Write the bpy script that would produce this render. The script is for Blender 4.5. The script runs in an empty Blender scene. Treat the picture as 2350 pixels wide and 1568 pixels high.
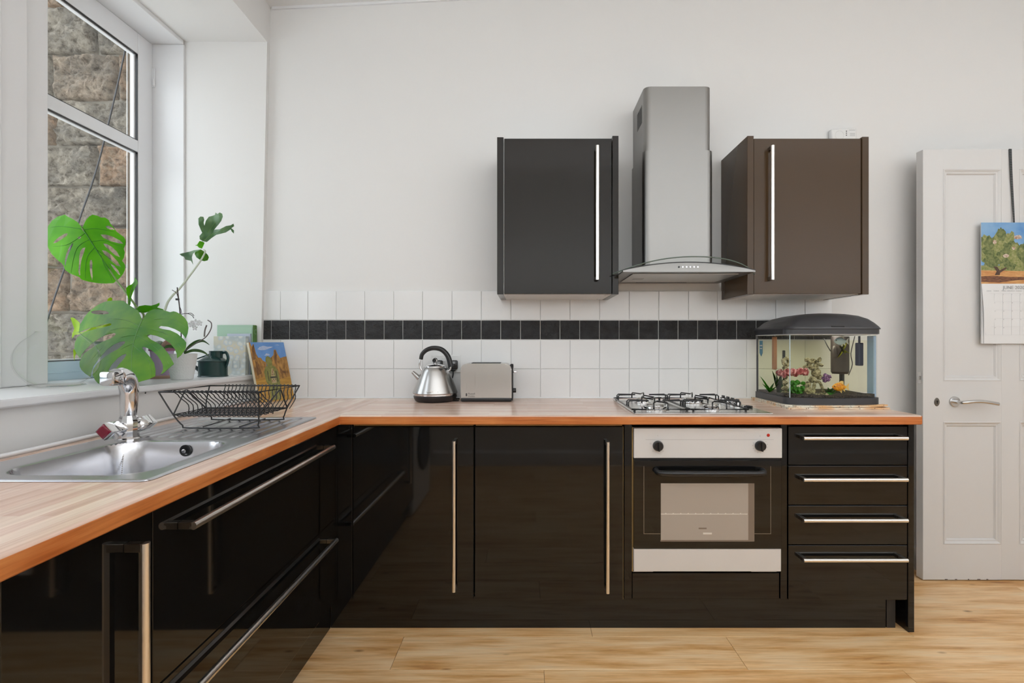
import bpy, bmesh, math, random
from mathutils import Vector, Matrix, noise
from mathutils.geometry import delaunay_2d_cdt
random.seed(7)
PI = math.pi
C = bpy.context.scene.collection
H = 1.169            # camera height
F = 1165.0           # focal length in pixels (frame 2350 wide)
CX, CY = 1210.0, 787.0
WALL = 2.63          # back wall distance

# ------------------------------------------------------------------ camera, world, light, exposure
cam_d = bpy.data.cameras.new('camera'); cam = bpy.data.objects.new('camera', cam_d); C.objects.link(cam)
cam.location = (0, 0, H); cam.rotation_euler = (PI/2, 0, 0)
cam_d.sensor_width = 36; cam_d.lens = 36*F/2350
cam_d.shift_x = (1175-CX)/2350; cam_d.shift_y = (CY-784)/2350
cam_d.clip_start = .02
bpy.context.scene.camera = cam
sc = bpy.context.scene
sc.view_settings.view_transform = 'Standard'; sc.view_settings.look = 'None'
sc.view_settings.exposure = 0.0; sc.view_settings.gamma = 1; sc.view_settings.use_curve_mapping = False
w = bpy.data.worlds.new('overcast_sky'); sc.world = w; w.use_nodes = True
nt = w.node_tree; bg = nt.nodes['Background']
tc = nt.nodes.new('ShaderNodeTexCoord'); sep = nt.nodes.new('ShaderNodeSeparateXYZ'); rmp = nt.nodes.new('ShaderNodeValToRGB')
nt.links.new(tc.outputs['Generated'], sep.inputs[0]); nt.links.new(sep.outputs[2], rmp.inputs[0])
rmp.color_ramp.elements[0].position = 0.0; rmp.color_ramp.elements[0].color = (.80, .83, .86, 1)
rmp.color_ramp.elements[1].position = .7; rmp.color_ramp.elements[1].color = (.90, .96, 1.05, 1)
nt.links.new(rmp.outputs[0], bg.inputs[0]); bg.inputs[1].default_value = 3.05

def area(name, loc, aim, sx, sy, power, col=(1, 1, 1)):
    d = bpy.data.lights.new(name, 'AREA'); d.shape = 'RECTANGLE'; d.size = sx; d.size_y = sy; d.energy = power; d.color = col
    o = bpy.data.objects.new(name, d); C.objects.link(o); o.location = loc
    o.rotation_euler = (Vector(aim)-Vector(loc)).to_track_quat('-Z', 'Y').to_euler(); return o
sc.cycles.transparent_max_bounces = 32
for x_ in (-.3, .9, 2.1, 3.3):      # unseen fill lamps added to brighten the room, aimed at rear wall and ceiling
    area('bounce_fill', (x_, .0, 1.70), (x_, -.70, 2.75), 1.1, .7, 23, (.90, .955, 1))

# ------------------------------------------------------------------ helpers
def P(px, py, D): return Vector(((px-CX)*D/F, D, H-(py-CY)*D/F))
def WX(px): return (px-CX)/443.0
def WZ(py): return H-(py-CY)/443.0
def s2l(c):
    c = c/255.0
    return c/12.92 if c <= .04045 else ((c+.055)/1.055)**2.4
def rgb(*c): return (s2l(c[0]), s2l(c[1]), s2l(c[2]), 1)

def box(bm, lo, hi, bev=0, seg=1):
    v = [bm.verts.new((x, y, z)) for x in (lo[0], hi[0]) for y in (lo[1], hi[1]) for z in (lo[2], hi[2])]
    fs = [bm.faces.new([v[i] for i in q]) for q in ((0, 1, 3, 2), (4, 6, 7, 5), (0, 4, 5, 1), (2, 3, 7, 6), (0, 2, 6, 4), (1, 5, 7, 3))]
    if bev:
        es = list({e for f in fs for e in f.edges})
        bmesh.ops.bevel(bm, geom=es, offset=bev, segments=seg, affect='EDGES', profile=.5)
    return v
def frame_of(t):
    t = t.normalized(); a = Vector((0, 0, 1)) if abs(t.z) < .9 else Vector((1, 0, 0))
    u = t.cross(a).normalized(); return u, t.cross(u).normalized()
def tube(bm, pts, r, n=8, closed=False, caps=True, flat=1.0):
    ly = bm.faces.layers.int.get('round') or bm.faces.layers.int.new('round')
    pts = [Vector(p) for p in pts]; m = len(pts); rings = []; u = None
    for i, p in enumerate(pts):
        if closed: t = (pts[(i+1) % m]-pts[i-1])
        else: t = pts[min(i+1, m-1)]-pts[max(i-1, 0)]
        t.normalize()
        if u is None: u, v = frame_of(t)
        else:
            u = (u-t*u.dot(t)).normalized(); v = t.cross(u)
        rr = r[i] if isinstance(r, (list, tuple)) else r
        rings.append([bm.verts.new(p+u*math.cos(2*PI*k/n)*rr+v*math.sin(2*PI*k/n)*rr*flat) for k in range(n)])
    for i in range(m if closed else m-1):
        a, b = rings[i], rings[(i+1) % m]
        for k in range(n): bm.faces.new((a[k], a[(k+1) % n], b[(k+1) % n], b[k]))[ly] = 1
    if caps and not closed:
        bm.faces.new(rings[0][::-1]); bm.faces.new(rings[-1])
def lathe(bm, prof, c, n=32, sx=1, sy=1):
    c = Vector(c); rings = []
    for r, z in prof:
        if r < 1e-6: rings.append([bm.verts.new(c+Vector((0, 0, z)))])
        else: rings.append([bm.verts.new(c+Vector((math.cos(2*PI*k/n)*r*sx, math.sin(2*PI*k/n)*r*sy, z))) for k in range(n)])
    for a, b in zip(rings, rings[1:]):
        if len(a) == 1 and len(b) == 1: continue
        for k in range(n):
            k2 = (k+1) % n
            if len(a) == 1: bm.faces.new((a[0], b[k2], b[k]))
            elif len(b) == 1: bm.faces.new((a[k], a[k2], b[0]))
            else: bm.faces.new((a[k], a[k2], b[k2], b[k]))
def prism(bm, pts, vec):      # closed planar outline extruded along vec
    vec = Vector(vec); a = [bm.verts.new(p) for p in pts]; b = [bm.verts.new(Vector(p)+vec) for p in pts]; n = len(a)
    bm.faces.new(a[::-1]); bm.faces.new(b)
    for i in range(n): bm.faces.new((a[i], a[(i+1) % n], b[(i+1) % n], b[i]))
def xform(bm, M, verts=None): bmesh.ops.transform(bm, matrix=M, verts=verts or bm.verts[:])
def smoothpath(pts, k=6):     # Catmull-Rom
    pts = [Vector(p) for p in pts]; out = []
    for i in range(len(pts)-1):
        p0, p1, p2, p3 = pts[max(i-1, 0)], pts[i], pts[i+1], pts[min(i+2, len(pts)-1)]
        for j in range(k):
            t = j/k
            out.append(.5*((2*p1)+(p2-p0)*t+(2*p0-5*p1+4*p2-p3)*t*t+(3*p1-p0-3*p2+p3)*t**3))
    out.append(pts[-1]); return out

def obj(name, bm, m, parent=None, angle=25, recalc=True, shade=True):
    """link ONE mesh object; geometry is given in world metres, origin goes to the parent's or to its own base"""
    if recalc: bmesh.ops.recalc_face_normals(bm, faces=bm.faces[:])
    if shade:
        for f in bm.faces: f.smooth = True
        ly = bm.faces.layers.int.get('round')
        for e in bm.edges:
            if len(e.link_faces) == 2:
                lim = max(angle, 75) if ly and e.link_faces[0][ly] and e.link_faces[1][ly] else angle
                an = e.calc_face_angle(0)
                if an > math.radians(lim): e.smooth = False
                elif an > .12 and lim < 75:
                    a0, a1 = e.link_faces[0].calc_area(), e.link_faces[1].calc_area()
                    if max(a0, a1) > 12*min(a0, a1): e.smooth = False
    if parent is not None:
        org = parent['_o'] if '_o' in parent else None
        org = Vector(org) if org is not None else parent.matrix_world.translation
    else:
        xs = [v.co for v in bm.verts]
        org = Vector(((min(v.x for v in xs)+max(v.x for v in xs))/2, (min(v.y for v in xs)+max(v.y for v in xs))/2, min(v.z for v in xs)))
    bmesh.ops.translate(bm, verts=bm.verts[:], vec=-org)
    me = bpy.data.meshes.new(name); bm.to_mesh(me); bm.free()
    for mm in (m if isinstance(m, (list, tuple)) else [m]): me.materials.append(mm)
    o = bpy.data.objects.new(name, me); C.objects.link(o)
    if parent is not None: o.parent = parent
    else: o.location = org
    ORG[o.name] = org.copy()
    o['_o'] = list(org)
    return o
ORG = {}
def tag(o, label, cat, group=None):
    o['label'] = label; o['category'] = cat
    if group: o['group'] = group
    return o
def thing(name, label, cat, loc, group=None):
    o = bpy.data.objects.new(name, None); C.objects.link(o); o.location = loc; o.empty_display_size = .05
    o['_o'] = list(loc); tag(o, label, cat, group); return o
def struct(name, bm, m, **k):
    o = obj(name, bm, m, **k); o['kind'] = 'structure'; return o
def B(): return bmesh.new()
def bx(name, lo, hi, m, parent=None, bev=0, seg=1, **k):
    b = B(); box(b, lo, hi, bev, seg); return obj(name, b, m, parent, **k)
def again(o, parent, dx=0, dy=0, dz=0):
    """copy one part (sharing its mesh) to another place under the same parent"""
    c = o.copy(); C.objects.link(c); c.parent = parent; c.location = Vector(o.location)+Vector((dx, dy, dz))
    return c
def text(bm, s, O, U, V, size, depth=.0004, align='LEFT'):
    """lettering as thin raised geometry on the plane O,U,V"""
    cu = bpy.data.curves.new('t', 'FONT'); cu.body = s; cu.size = size; cu.extrude = depth; cu.align_x = align; cu.resolution_u = 3
    o = bpy.data.objects.new('t', cu); C.objects.link(o)
    dg = bpy.context.evaluated_depsgraph_get(); me = bpy.data.meshes.new_from_object(o.evaluated_get(dg))
    U = Vector(U).normalized(); V = Vector(V).normalized(); N = U.cross(V)
    M = Matrix((U, V, N)).transposed().to_4x4(); M.translation = Vector(O)
    me.transform(M); bm.from_mesh(me)
    bpy.data.objects.remove(o); bpy.data.curves.remove(cu); bpy.data.meshes.remove(me)
def inside(p, poly):
    x, y = p; c = False; n = len(poly)
    for i in range(n):
        x1, y1 = poly[i]; x2, y2 = poly[i-1]
        if (y1 > y) != (y2 > y) and x < (x2-x1)*(y-y1)/(y2-y1)+x1: c = not c
    return c
def sheet(outline, holes, mapf, step, thick):
    """triangulated sheet with holes, curved by mapf(x,y)->Vector, given a thickness"""
    vs = []; es = []
    for loop in [outline]+holes:
        s = len(vs); vs += [Vector(p) for p in loop]; es += [(s+i, s+(i+1) % len(loop)) for i in range(len(loop))]
    xs = [p[0] for p in outline]; ys = [p[1] for p in outline]
    y = min(ys)+step*.5
    while y < max(ys):
        x = min(xs)+step*.5
        while x < max(xs):
            if inside((x, y), outline) and not any(inside((x, y), h) for h in holes): vs.append(Vector((x, y)))
            x += step
        y += step
    v2, e2, f2, _, _, _ = delaunay_2d_cdt(vs, es, [], 0, 1e-4)
    bm = B(); nv = [bm.verts.new(mapf(v.x, v.y)) for v in v2]
    for f in f2:
        cx = sum(v2[i].x for i in f)/len(f); cy = sum(v2[i].y for i in f)/len(f)
        if inside((cx, cy), outline) and not any(inside((cx, cy), h) for h in holes):
            try: bm.faces.new([nv[i] for i in f])
            except ValueError: pass
    bmesh.ops.delete(bm, geom=[v for v in bm.verts if not v.link_faces], context='VERTS')
    bmesh.ops.recalc_face_normals(bm, faces=bm.faces[:])
    if thick: bmesh.ops.solidify(bm, geom=bm.faces[:], thickness=thick)
    return bm

# ------------------------------------------------------------------ materials
def mat(name, col, rough=.5, metal=0, **kw):
    m = bpy.data.materials.new(name); m.use_nodes = True; p = m.node_tree.nodes['Principled BSDF']
    p.inputs['Base Color'].default_value = col; p.inputs['Roughness'].default_value = rough; p.inputs['Metallic'].default_value = metal
    for k, v in kw.items(): p.inputs[k.replace('_', ' ')].default_value = v
    return m
def N(m, t, **kw):
    n = m.node_tree.nodes.new(t)
    for k, v in kw.items(): setattr(n, k, v)
    return n
def L(m, a, b): m.node_tree.links.new(a, b)
def coords(m, scale, which='Object', rot=(0, 0, 0)):
    t = N(m, 'ShaderNodeTexCoord'); mp = N(m, 'ShaderNodeMapping'); mp.inputs['Scale'].default_value = scale; mp.inputs['Rotation'].default_value = rot
    L(m, t.outputs[which], mp.inputs[0]); return mp.outputs[0]
def wcoords(m, scale, rot=(0, 0, 0)):
    t = N(m, 'ShaderNodeNewGeometry'); mp = N(m, 'ShaderNodeMapping'); mp.inputs['Scale'].default_value = scale; mp.inputs['Rotation'].default_value = rot
    L(m, t.outputs['Position'], mp.inputs[0]); return mp.outputs[0]
def nz(m, vec, scale, detail=4, rough=.5):
    n = N(m, 'ShaderNodeTexNoise'); n.inputs['Scale'].default_value = scale; n.inputs['Detail'].default_value = detail; n.inputs['Roughness'].default_value = rough
    L(m, vec, n.inputs['Vector']); return n.outputs['Fac']
def ramp(m, fac, stops):
    r = N(m, 'ShaderNodeValToRGB'); cr = r.color_ramp
    while len(cr.elements) < len(stops): cr.elements.new(.5)
    for e, (p, c) in zip(cr.elements, stops): e.position = p; e.color = c
    L(m, fac, r.inputs[0]); return r.outputs[0]
def bump(m, fac, strength, dist=.01):
    b = N(m, 'ShaderNodeBump'); b.inputs['Strength'].default_value = strength; b.inputs['Distance'].default_value = dist
    L(m, fac, b.inputs['Height']); L(m, b.outputs[0], m.node_tree.nodes['Principled BSDF'].inputs['Normal'])
def base(m, sock): L(m, sock, m.node_tree.nodes['Principled BSDF'].inputs['Base Color'])
def mixc(m, fac, a, b, mode='MIX'):
    n = N(m, 'ShaderNodeMix', data_type='RGBA', blend_type=mode)
    if isinstance(fac, float): n.inputs[0].default_value = fac
    else: L(m, fac, n.inputs[0])
    for s, v in ((n.inputs[6], a), (n.inputs[7], b)):
        if isinstance(v, tuple): s.default_value = v
        else: L(m, v, s)
    return n.outputs[2]

M = {}
m = M['wall'] = mat('white_wall_paint', (.80, .79, .775, 1), .75)
bump(m, nz(m, wcoords(m, (1, 1, 1)), 60, 3), .12, .002)
M['trim'] = mat('white_gloss_paint', (.82, .82, .83, 1), .3)
M['upvc'] = mat('white_plastic_frame', (.84, .85, .87, 1), .25)
M['rail'] = mat('pale_blue_rail', rgb(196, 218, 228), .35)
M['ceil'] = mat('ceiling_paint', (.82, .81, .80, 1), .8)
M['grout'] = mat('white_grout', (.80, .80, .78, 1), .8)
M['tile'] = mat('white_glazed_tile', (.83, .83, .825, 1), .14)
m = M['slate'] = mat('black_textured_tile', (.012, .012, .014, 1), .3)
v = wcoords(m, (1, 1, 1)); f = nz(m, v, 30, 7, .62); bump(m, f, 1.0, .022)
base(m, ramp(m, nz(m, v, 25, 5), [(.35, (.010, .010, .011, 1)), (.7, (.028, .029, .032, 1))]))
def gloss_black(name, rough, col=(.006, .006, .006, 1), ior=1.5):
    m = mat(name, col, rough); m.node_tree.nodes['Principled BSDF'].inputs['IOR'].default_value = ior
    return m
M['black'] = gloss_black('black_gloss_board', .045)
M['black_up_warm_reflection'] = gloss_black('black_gloss_wall_unit_warm_reflection', .14, (.072, .043, .022, 1), 1.33)  # black unit gloss with the warm brown reflection put into its base colour
M['black_up'] = gloss_black('black_gloss_wall_unit', .12, (.010, .0065, .003, 1), 1.34)
M['carc'] = mat('unit_board', (.02, .019, .018, 1), .5)
M['white_board'] = mat('white_melamine', (.75, .74, .72, 1), .4)
M['edging'] = mat('worn_beige_edging', rgb(170, 140, 90), .5)
def brushed(name, col, rough, sc, axis='x', b=.04):
    m = mat(name, col, rough, 1)
    s = {'x': (2, 260, 260), 'y': (260, 2, 260), 'z': (260, 260, 2)}[axis]
    f = nz(m, wcoords(m, s), sc, 2)
    r = N(m, 'ShaderNodeMapRange'); r.inputs['To Min'].default_value = rough-.02; r.inputs['To Max'].default_value = rough+.03
    L(m, f, r.inputs[0]); L(m, r.outputs[0], m.node_tree.nodes['Principled BSDF'].inputs['Roughness'])
    return m
M['steel'] = brushed('brushed_stainless_steel', (.62, .61, .59, 1), .3, 1, 'x')
M['steel_hood'] = brushed('brushed_hood_steel', (.285, .278, .268, 1), .38, 1, 'x', .015)
M['steel_sink'] = brushed('satin_sink_steel', (.60, .60, .625, 1), .25, 1, 'y', .01)
M['handle'] = mat('satin_nickel_bar', (.84, .81, .77, 1), .30, 1)
M['handle_end'] = mat('dull_nickel_bracket', (.30, .27, .23, 1), .3, 1)
M['chrome'] = mat('polished_chrome', (.78, .78, .79, 1), .06, 1)
M['oven_steel'] = mat('oven_panel_steel', (.72, .72, .72, 1), .42, .3)
M['hob_steel'] = brushed('hob_plate_steel', (.66, .64, .61, 1), .25, 1, 'x', .02)
M['blk_plastic'] = mat('black_plastic', (.012, .012, .013, 1), .3)
M['blk_wire'] = mat('black_coated_wire', (.012, .012, .014, 1), .22)
M['grey_plastic'] = mat('charcoal_plastic_lid', (.045, .045, .05, 1), .36)
M['red'] = mat('red_lens', rgb(190, 45, 30), .2)
M['maroon'] = mat('maroon_cap', rgb(120, 22, 45), .25)
M['gold'] = mat('oven_line_print', rgb(150, 135, 115), .4)
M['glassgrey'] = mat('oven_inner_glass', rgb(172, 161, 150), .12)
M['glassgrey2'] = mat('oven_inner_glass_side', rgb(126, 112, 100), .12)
M['paleprint'] = mat('pale_print', rgb(215, 208, 198), .4)
M['darkprint'] = mat('dark_print', rgb(70, 70, 72), .4)
M['lightgrey'] = mat('light_grey_print', rgb(165, 165, 166), .5)
M['paper'] = mat('white_paper', (.80, .80, .80, 1), .6)
M['white_plastic'] = mat('white_plastic', (.78, .78, .77, 1), .3)

def glass(name, tint=(.97, .985, .98, 1), ior=1.45, rough=0.0):
    m = bpy.data.materials.new(name); m.use_nodes = True; t = m.node_tree; t.nodes.clear()
    o = t.nodes.new('ShaderNodeOutputMaterial'); mx = t.nodes.new('ShaderNodeMixShader'); tr = t.nodes.new('ShaderNodeBsdfTransparent')
    g = t.nodes.new('ShaderNodeBsdfGlossy'); fr = t.nodes.new('ShaderNodeFresnel'); fr.inputs[0].default_value = ior
    tr.inputs[0].default_value = tint; g.inputs['Roughness'].default_value = rough
    ge = t.nodes.new('ShaderNodeNewGeometry'); ma = t.nodes.new('ShaderNodeMath'); ma.operation = 'MULTIPLY'; mb = t.nodes.new('ShaderNodeMath'); mb.operation = 'SUBTRACT'; mb.inputs[0].default_value = 1
    t.links.new(ge.outputs['Backfacing'], mb.inputs[1]); t.links.new(mb.outputs[0], ma.inputs[0]); t.links.new(fr.outputs[0], ma.inputs[1])
    t.links.new(ma.outputs[0], mx.inputs[0]); t.links.new(tr.outputs[0], mx.inputs[1]); t.links.new(g.outputs[0], mx.inputs[2]); t.links.new(mx.outputs[0], o.inputs[0])
    return m
M['glass'] = glass('window_glass')
M['hoodglass'] = glass('hood_canopy_glass', (.90, .925, .91, 1), 1.5)
M['glassedge'] = mat('green_glass_edge', rgb(95, 108, 100), .1)
M['tankglass'] = glass('tank_glass', (.985, .99, .97, 1), 1.35)
M['water'] = glass('tank_water', (.975, .97, .90, 1), 1.06)
M['bowlglass'] = glass('clear_bowl_glass', (.998, .999, .999, 1), 1.22)

# timber: worktop staves (laminate print) and floor boards
def staves(name, cols, rough, rotz=0, lenx=.42, wid=.03, edge=False):
    m = mat(name, cols[0], rough)
    g = N(m, 'ShaderNodeNewGeometry'); mp = N(m, 'ShaderNodeMapping'); mp.inputs['Rotation'].default_value = (0, 0, rotz)
    L(m, g.outputs['Position'], mp.inputs[0])
    br = N(m, 'ShaderNodeTexBrick'); br.offset = .37; br.offset_frequency = 2; br.squash = 1
    br.inputs['Scale'].default_value = 1; br.inputs['Mortar Size'].default_value = .0004; br.inputs['Brick Width'].default_value = lenx; br.inputs['Row Height'].default_value = wid
    br.inputs['Bias'].default_value = 0; br.inputs['Color1'].default_value = (0, 0, 0, 1); br.inputs['Color2'].default_value = (1, 1, 1, 1); br.inputs['Mortar'].default_value = (.45, .45, .45, 1)
    L(m, mp.outputs[0], br.inputs['Vector'])
    mp2 = N(m, 'ShaderNodeMapping'); mp2.inputs['Scale'].default_value = (3.0, 60, 60); L(m, mp.outputs[0], mp2.inputs[0])
    gr = nz(m, mp2.outputs[0], 1.5, 5, .6)
    c = ramp(m, br.outputs['Color'], [(0, cols[0]), (.35, cols[1]), (.7, cols[2]), (1, cols[3])])
    c2 = mixc(m, 1.0, c, ramp(m, gr, [(.3, (.84, .80, .78, 1)), (.65, (1.04, 1.03, 1.02, 1))]), 'MULTIPLY')
    base(m, c2); return m
top_cols = [rgb(230, 202, 186), rgb(219, 186, 168), rgb(238, 216, 198), rgb(212, 176, 158)]
M['top_x'] = staves('worktop_staves_along_wall', top_cols, .22)
M['top_y'] = staves('worktop_staves_sink_run', top_cols, .22, PI/2)
def edge_wood(name, ax):
    m = mat(name, rgb(196, 116, 58), .3)
    s = (4, 1, 90) if ax == 'x' else (1, 4, 90)
    f = nz(m, wcoords(m, s), 1.2, 5, .65); s2 = (2.2, .1, .1) if ax == 'x' else (.1, 2.2, .1)
    f2 = nz(m, wcoords(m, s2), 1.3, 1)
    c = ramp(m, f, [(.3, rgb(158, 84, 36)), (.5, rgb(200, 118, 60)), (.75, rgb(222, 150, 88))])
    base(m, mixc(m, .35, c, ramp(m, f2, [(.42, rgb(176, 92, 36)), (.5, rgb(214, 138, 78)), (.58, rgb(186, 104, 46))]))); return m
M['edge_x'] = edge_wood('worktop_edge_timber', 'x'); M['edge_y'] = edge_wood('worktop_edge_timber_sink_run', 'y')
m = M['floor'] = mat('oak_floor_board', rgb(190, 145, 95), .34)
oi = N(m, 'ShaderNodeObjectInfo'); g = N(m, 'ShaderNodeNewGeometry')
ad = N(m, 'ShaderNodeVectorMath', operation='ADD'); sc_ = N(m, 'ShaderNodeVectorMath', operation='SCALE'); cb = N(m, 'ShaderNodeCombineXYZ')
L(m, oi.outputs['Random'], cb.inputs[0]); L(m, oi.outputs['Random'], cb.inputs[2]); L(m, cb.outputs[0], sc_.inputs[0]); sc_.inputs['Scale'].default_value = 37
L(m, g.outputs['Position'], ad.inputs[0]); L(m, sc_.outputs[0], ad.inputs[1])
mp = N(m, 'ShaderNodeMapping'); mp.inputs['Scale'].default_value = (1.3, 12, 1); L(m, ad.outputs[0], mp.inputs[0])
f1 = nz(m, mp.outputs[0], 2.0, 7, .62)
mp2 = N(m, 'ShaderNodeMapping'); mp2.inputs['Scale'].default_value = (6, 130, 1); L(m, ad.outputs[0], mp2.inputs[0]); f2 = nz(m, mp2.outputs[0], 1, 3)
mp3 = N(m, 'ShaderNodeMapping'); mp3.inputs['Scale'].default_value = (4.0, 10, 1); L(m, ad.outputs[0], mp3.inputs[0])
vo = N(m, 'ShaderNodeTexVoronoi'); vo.inputs['Scale'].default_value = 1.0; L(m, mp3.outputs[0], vo.inputs['Vector'])
c = ramp(m, f1, [(.27, rgb(176, 116, 66)), (.38, rgb(222, 170, 108)), (.54, rgb(244, 204, 152)), (.75, rgb(250, 224, 184))])
c = mixc(m, 1.0, c, ramp(m, f2, [(.3, (.90, .87, .84, 1)), (.6, (1.05, 1.05, 1.05, 1))]), 'MULTIPLY')
c = mixc(m, 1.0, c, ramp(m, vo.outputs['Distance'], [(.0, (.30, .22, .16, 1)), (.035, (.5, .42, .35, 1)), (.10, (1, 1, 1, 1))]), 'MULTIPLY')
c = mixc(m, 1.0, c, ramp(m, oi.outputs['Random'], [(0, (.90, .82, .70, 1)), (.5, (1, 1, 1, 1)), (1, (.98, .93, .92, 1))]), 'MULTIPLY')
base(m, c)

m = M['stone'] = mat('rough_sandstone', rgb(150, 135, 118), .95)
oi = N(m, 'ShaderNodeObjectInfo'); v = wcoords(m, (1, 1, 1))
f1 = nz(m, v, 7, 8, .7); f2 = nz(m, v, 26, 10, .75)
c = ramp(m, f1, [(.3, rgb(142, 126, 112)), (.45, rgb(190, 168, 146)), (.58, rgb(208, 172, 142)), (.75, rgb(218, 206, 186))])
c2 = ramp(m, f1, [(.3, rgb(138, 134, 128)), (.5, rgb(182, 172, 158)), (.7, rgb(214, 202, 184))])
c = mixc(m, ramp(m, oi.outputs['Random'], [(.3, (0, 0, 0, 1)), (.7, (1, 1, 1, 1))]), c, c2)
c = mixc(m, 1.0, c, ramp(m, f2, [(.36, (.36, .33, .30, 1)), (.48, (.88, .86, .83, 1)), (.64, (1.2, 1.2, 1.18, 1))]), 'MULTIPLY'); base(m, c)
bump(m, f2, 1.0, .06)
M['mortar'] = mat('grey_mortar', rgb(128, 121, 110), .95)
M['jamb'] = mat('outer_stone_jamb', rgb(104, 92, 80), .9)

def leafmat(name, c1, c2, trans, rough=.28, tint=(1.35, 1.15, .5, 1)):
    m = bpy.data.materials.new(name); m.use_nodes = True; t = m.node_tree; p = t.nodes['Principled BSDF']; o = t.nodes['Material Output']
    v = coords(m, (1, 1, 1)); col = ramp(m, nz(m, v, 9, 3), [(.35, c1), (.65, c2)])
    L(m, col, p.inputs['Base Color']); p.inputs['Roughness'].default_value = rough
    tr = N(m, 'ShaderNodeBsdfTranslucent'); L(m, mixc(m, 1.0, col, tint, 'MULTIPLY'), tr.inputs[0]); mx = N(m, 'ShaderNodeMixShader'); mx.inputs[0].default_value = trans
    L(m, p.outputs[0], mx.inputs[1]); L(m, tr.outputs[0], mx.inputs[2]); L(m, mx.outputs[0], o.inputs[0]); return m
M['leaf_b'] = leafmat('backlit_green_leaf', rgb(96, 176, 20), rgb(122, 196, 36), .6)
M['leaf_g'] = leafmat('green_leaf', rgb(66, 138, 22), rgb(112, 166, 26), .38, .42)
M['leaf_d'] = leafmat('grey_green_leaf', rgb(84, 128, 84), rgb(120, 156, 112), .2)
M['leaf_y'] = leafmat('yellow_green_leaf', rgb(160, 200, 50), rgb(190, 220, 90), .6)
M['vein'] = leafmat('leaf_vein', rgb(110, 160, 90), rgb(130, 175, 105), .3)
M['vein_d'] = leafmat('dark_leaf_vein', rgb(50, 125, 22), rgb(60, 135, 28), .3)
M['stem'] = mat('green_stem', rgb(110, 135, 75), .4)
M['stem_pale'] = mat('pale_stem', rgb(190, 198, 178), .35)
M['stem_dk'] = mat('dark_orchid_stem', rgb(60, 48, 48), .6)

# ------------------------------------------------------------------ the room shell
CEIL = lambda x: 2.905+.05*(x+1.31)
XR = 3.9; YR = -.75
def xw(D, z): return -1.370+.05*(2.63-max(D, 1.2))+.02*(z-.882)
def quad(bm, *ps): return bm.faces.new([bm.verts.new(p) for p in ps])
floor_root = bx('floor', (-1.6, YR-.1, -.10), (XR+.1, 2.75, -.012), M['mortar']); floor_root['kind'] = 'structure'
brd = None; y = YR; row = 0
PW = .205
y = 2.02-PW*14
meshes = {}
while y < 2.62:
    x = -1.5-[.0, .55, 1.0, .27, .8][row % 5]; 
    while x < XR:
        x1 = min(x+1.28, XR+.05); x0 = max(x, -1.55)
        if x1 > x0+.02:
            k = round(x1-x0, 3)
            if k not in meshes:
                b = B(); box(b, (0, 0, -.012), (x1-x0-.0012, PW-.0010, 0), .0008)
                o = obj('floor_plank', b, M['floor'], floor_root); o.data.transform(Matrix.Translation(ORG[floor_root.name])); meshes[k] = o.data
            else:
                o = bpy.data.objects.new('floor_plank', meshes[k]); C.objects.link(o); o.parent = floor_root
            o.location = Vector((x0, y, 0))-ORG[floor_root.name]
        x += 1.28
    y += PW; row += 1
# back wall
wall_back = bx('wall_back', (-1.45, WALL, 0), (XR, WALL+.12, 3.3), M['wall']); wall_back['kind'] = 'structure'
# ceiling (slightly out of level, as in the photograph)
b = B(); 
for z0 in (0,):
    lo = [(-2.0, YR-.1), (XR+.1, YR-.1), (XR+.1, 2.8), (-2.0, 2.8)]
    a = [b.verts.new((x, y, CEIL(x))) for x, y in lo]; t = [b.verts.new((x, y, CEIL(x)+.12)) for x, y in lo]
    b.faces.new(a); b.faces.new(t[::-1])
    for i in range(4): b.faces.new((a[i], a[(i+1) % 4], t[(i+1) % 4], t[i]))
struct('ceiling', b, M['ceil'])
bx('wall_right', (XR, YR, 0), (XR+.1, WALL, 3.3), M['wall'])['kind'] = 'structure'
b = B()      # rear wall
box(b, (-1.6, YR-.1, 0), (XR, YR, 3.3))
struct('wall_rear', b, M['wall'])
# left wall: solid below the sill, above the window head, at both ends
SOF = H+1.542
def sillz(D): return H-(.143+.0125*(D-1.25))
b = B()
def hexa(bm, f, xo, D0, D1, z0, z1):
    """block between the leaning inner face f(D,z) and the outer plane xo"""
    z0f = z0 if callable(z0) else (lambda D: z0)
    z1f = z1 if callable(z1) else (lambda D: z1)
    v = [bm.verts.new(p) for p in ((f(D0, z0f(D0)), D0, z0f(D0)), (f(D1, z0f(D1)), D1, z0f(D1)), (f(D1, z1f(D1)), D1, z1f(D1)), (f(D0, z1f(D0)), D0, z1f(D0)),
                                   (xo, D0, z0f(D0)), (xo, D1, z0f(D1)), (xo, D1, z1f(D1)), (xo, D0, z1f(D0)))]
    for q in ((0, 1, 2, 3), (4, 7, 6, 5), (0, 3, 7, 4), (1, 5, 6, 2), (0, 4, 5, 1), (3, 2, 6, 7)): bm.faces.new([v[i] for i in q])
hexa(b, xw, -2.0, YR, 2.6, 0, lambda D: sillz(D)-.022)
hexa(b, xw, -2.0, YR, 2.6, SOF, 3.1)
hexa(b, xw, -2.0, 2.6, WALL+.1, 0, 3.1)
hexa(b, xw, -2.0, YR, .25, lambda D: sillz(D)-.022, SOF)
wall_left = struct('wall_left', b, M['wall'])
# older lining board down the deep reveal, and head lining
bx('trim_1', (-1.925, 2.588, 1.03), (-1.752, 2.6, SOF-.02), M['trim'], bev=.001)['kind'] = 'structure'
bx('trim_2', (-1.925, .25, SOF-.02), (-1.752, 2.588, SOF), M['trim'], bev=.001)['kind'] = 'structure'
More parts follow.
